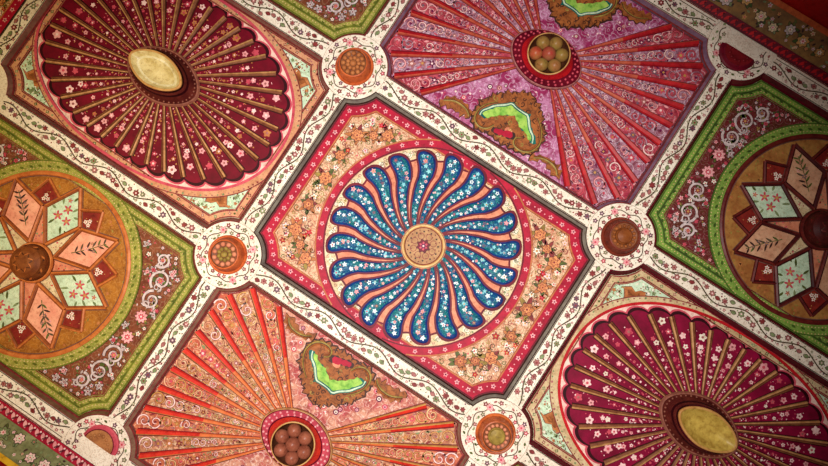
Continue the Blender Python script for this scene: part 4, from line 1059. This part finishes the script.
# ------------------------------------------------------------------ cornices
CW, CD = 34.0, 24.0
def cornice(v0, sg, label, zz, zz2, ground, dabs, fillet, wallc, x0, x1, seed):
    rnd = random.Random(seed); root = thing('ceiling_cornice', label, 'cornice', 0, v0, 0, 'painted cornices along the two long walls')
    sl = math.hypot(CW, CD); ca, sa = CW/sl, CD/sl
    def xf(x, y, d):      # y runs down the slope, d out of it
        return (x, sg*(y*ca-d*sa), -(y*sa+d*ca))
    def slab(mb, y0, y1, d, m, th=2.0):
        xs = [x0+(x1-x0)*k/8 for k in range(9)]
        a = [(x, y0) for x in xs]; b = [(x, y1) for x in xs]
        mb.ring(a, d, b, d, m, False); mb.ring(a, d-th, a, d, m, False); mb.ring(b, d, b, d-th, m, False); mb.ring(a, d-th, b, d-th, m, False)
    A = max(x0, -420); B = min(x1, 640)
    mb = MB(xf); slab(mb, 0.3, 9.5, 0.6, zz)
    x = A; k = 0
    while x < B:
        mb.leaflet(x, 2.0, 8.2, .9, 1.7, .75, zz2, None); mb.leaflet(x+3, 8.2, 7, -.9, 1.2, .75, 'maroon', None)
        mb.disc(x+5, 3.0, 1.0, .8, 'blush' if sg > 0 else zz2, 7); x += 7.2; k += 1
    mb.build('leaf_band', root)
    mb = MB(xf); slab(mb, 9.6, 36, 0, ground); x = A
    tk = []
    area = [(A, 10), (B, 10), (B, 35.6), (A, 35.6)]
    n = int((B-A)/3)
    for k in range(int((B-A)/17)):
        x = A+17*k+rnd.uniform(-3, 3); y = rnd.uniform(17, 29); r = rnd.uniform(4.2, 6); tk.append((x, y, r))
        for _ in range(4): mb.leaflet(x, y, r*1.6, rnd.random()*6.28, r*.3, .12, rnd.choice(('leaf', 'sage', 'green_dark')), 'ink')
        mb.flower(x, y, r, .3, rnd.choice(dabs), None, 'ink', 7, rnd.random()*6, .14); mb.flower(x, y, r*.5, .5, rnd.choice(('cream', 'blush', 'white')), 'rose', 'sage', 6, rnd.random())
    for k in range(n*2):
        x = rnd.uniform(A, B); y = rnd.uniform(11.5, 34.5)
        if any(abs(x-t[0]) < 9 and math.dist((x, y), t[:2]) < t[2]+1.5 for t in tk): continue
        c = rnd.random()
        if c < .5: mb.flower(x, y, rnd.uniform(1.4, 2.8), .2, rnd.choice(dabs), 'rose', rnd.choice(('ink', None)), 5, rnd.random()*6)
        else: mb.leaflet(x, y, rnd.uniform(3, 5), rnd.random()*6, 1.0, .15, rnd.choice(('leaf', 'sage', 'ink')))
    mb.build('flower_band', root)
    mb = MB(xf); slab(mb, 36.1, sl-.2, 1.0, fillet); mb.build('fillet', root)
cornice(2*V+EDGE_OUT+.3, 1, 'flowered cornice with a pink leaf band and yellow fillet at the lower left corner', 'crimson', 'pink', 'green_ground', ('white', 'cream', 'sage', 'blush'), 'yellow', 'scarlet', -620, 780, 61)
cornice(-V-EDGE_OUT-.3, -1, 'shadowed flowered cornice with a dark red leaf band at the upper right corner', 'maroon', 'scarlet', 'ochre_ground', ('silver', 'silver', 'gold', 'cream'), 'orange', 'maroon', -620, 780, 62)

# ------------------------------------------------------------------ room
def struct(name, lo, hi, mat):
    x0, y0, z0 = lo; x1, y1, z1 = hi
    v = [(x, y, z) for z in (z0, z1) for y in (y0, y1) for x in (x0, x1)]
    f = [(0, 2, 3, 1), (4, 5, 7, 6), (0, 1, 5, 4), (2, 6, 7, 3), (0, 4, 6, 2), (1, 3, 7, 5)]
    me = bpy.data.meshes.new(name); me.from_pydata(v, [], f); me.materials.append(MATS[mat]); me.update()
    o = bpy.data.objects.new(name, me); COL.objects.link(o); o['kind'] = 'structure'; return o
yL = (2*V+EDGE_OUT+1.0+CW)*S; yR = (-V-EDGE_OUT-1.0-CW)*S; xA, xB = -620*S, 780*S; top = H-BACK*S
struct('floor', (xA, yR, -.2), (xB, yL, 0), 'stone')
struct('ceiling', (xA, yR, top+.001), (xB, yL, top+.2), 'white')
struct('wall_left', (xA, yL, -.2), (xB, yL+.25, top+.2), 'wall_red')
struct('wall_right', (xA, yR-.25, -.2), (xB, yR, top+.2), 'wall_red')
struct('wall_back', (xA-.25, yR-.25, -.2), (xA, yL+.25, top+.2), 'plaster')
struct('wall_front', (xB, yR-.25, -.2), (xB+.25, yL+.25, top+.2), 'plaster')

# ------------------------------------------------------------------ camera
px, py, pz = 179.884963, 142.676315, -643.668548
R0 = (0.83602052, -0.54838845, 0.01843361); R1 = (0.54574547, 0.83453284, 0.07560965); R2 = (-0.05684691, -0.05315116, 0.99696709)
cam = bpy.data.cameras.new('camera'); cam.sensor_width = 36; cam.lens = 36*650/828.0; cam.clip_start = .05
co = bpy.data.objects.new('camera', cam); COL.objects.link(co)
M = Matrix(((R0[0], -R1[0], -R2[0], px*S), (R0[1], -R1[1], -R2[1], py*S), (R0[2], -R1[2], -R2[2], H+pz*S), (0, 0, 0, 1)))
co.matrix_world = M
scene.camera = co

# ------------------------------------------------------------------ light
def lamp(name, kind, loc, energy, color, size=.3, target=None, spot=None):
    l = bpy.data.lights.new(name, kind); l.energy = energy; l.color = color
    if kind == 'AREA': l.shape = 'DISK'; l.size = size
    else: l.shadow_soft_size = size
    if kind == 'SPOT': l.spot_size = math.radians(spot); l.spot_blend = 1.0
    o = bpy.data.objects.new(name, l); COL.objects.link(o); o.location = loc
    if target is not None: o.rotation_euler = (Vector(target)-Vector(loc)).to_track_quat('-Z', 'Y').to_euler()
    return o
def at(x, y, dist): return (x*S, y*S, H-dist*S)
lamp('vignette_spot', 'SPOT', at(140, 175, 800), 1180, (1.0, .955, .92), .35, at(150, 165, 0), 69)  # unseen added spot, its soft cone shaped to dim the edges like a vignette
lamp('warm_uplight', 'SPOT', at(-260, 330, 640), 230, (1.0, .74, .28), .3, at(-300, 330, 0), 74)
w = bpy.data.worlds.new('world'); scene.world = w; w.use_nodes = True
w.node_tree.nodes['Background'].inputs['Color'].default_value = (.02, .02, .025, 1)
vs = scene.view_settings; vs.view_transform = 'Standard'; vs.look = 'None'; vs.gamma = 1.0; vs.use_curve_mapping = False; vs.exposure = -0.1
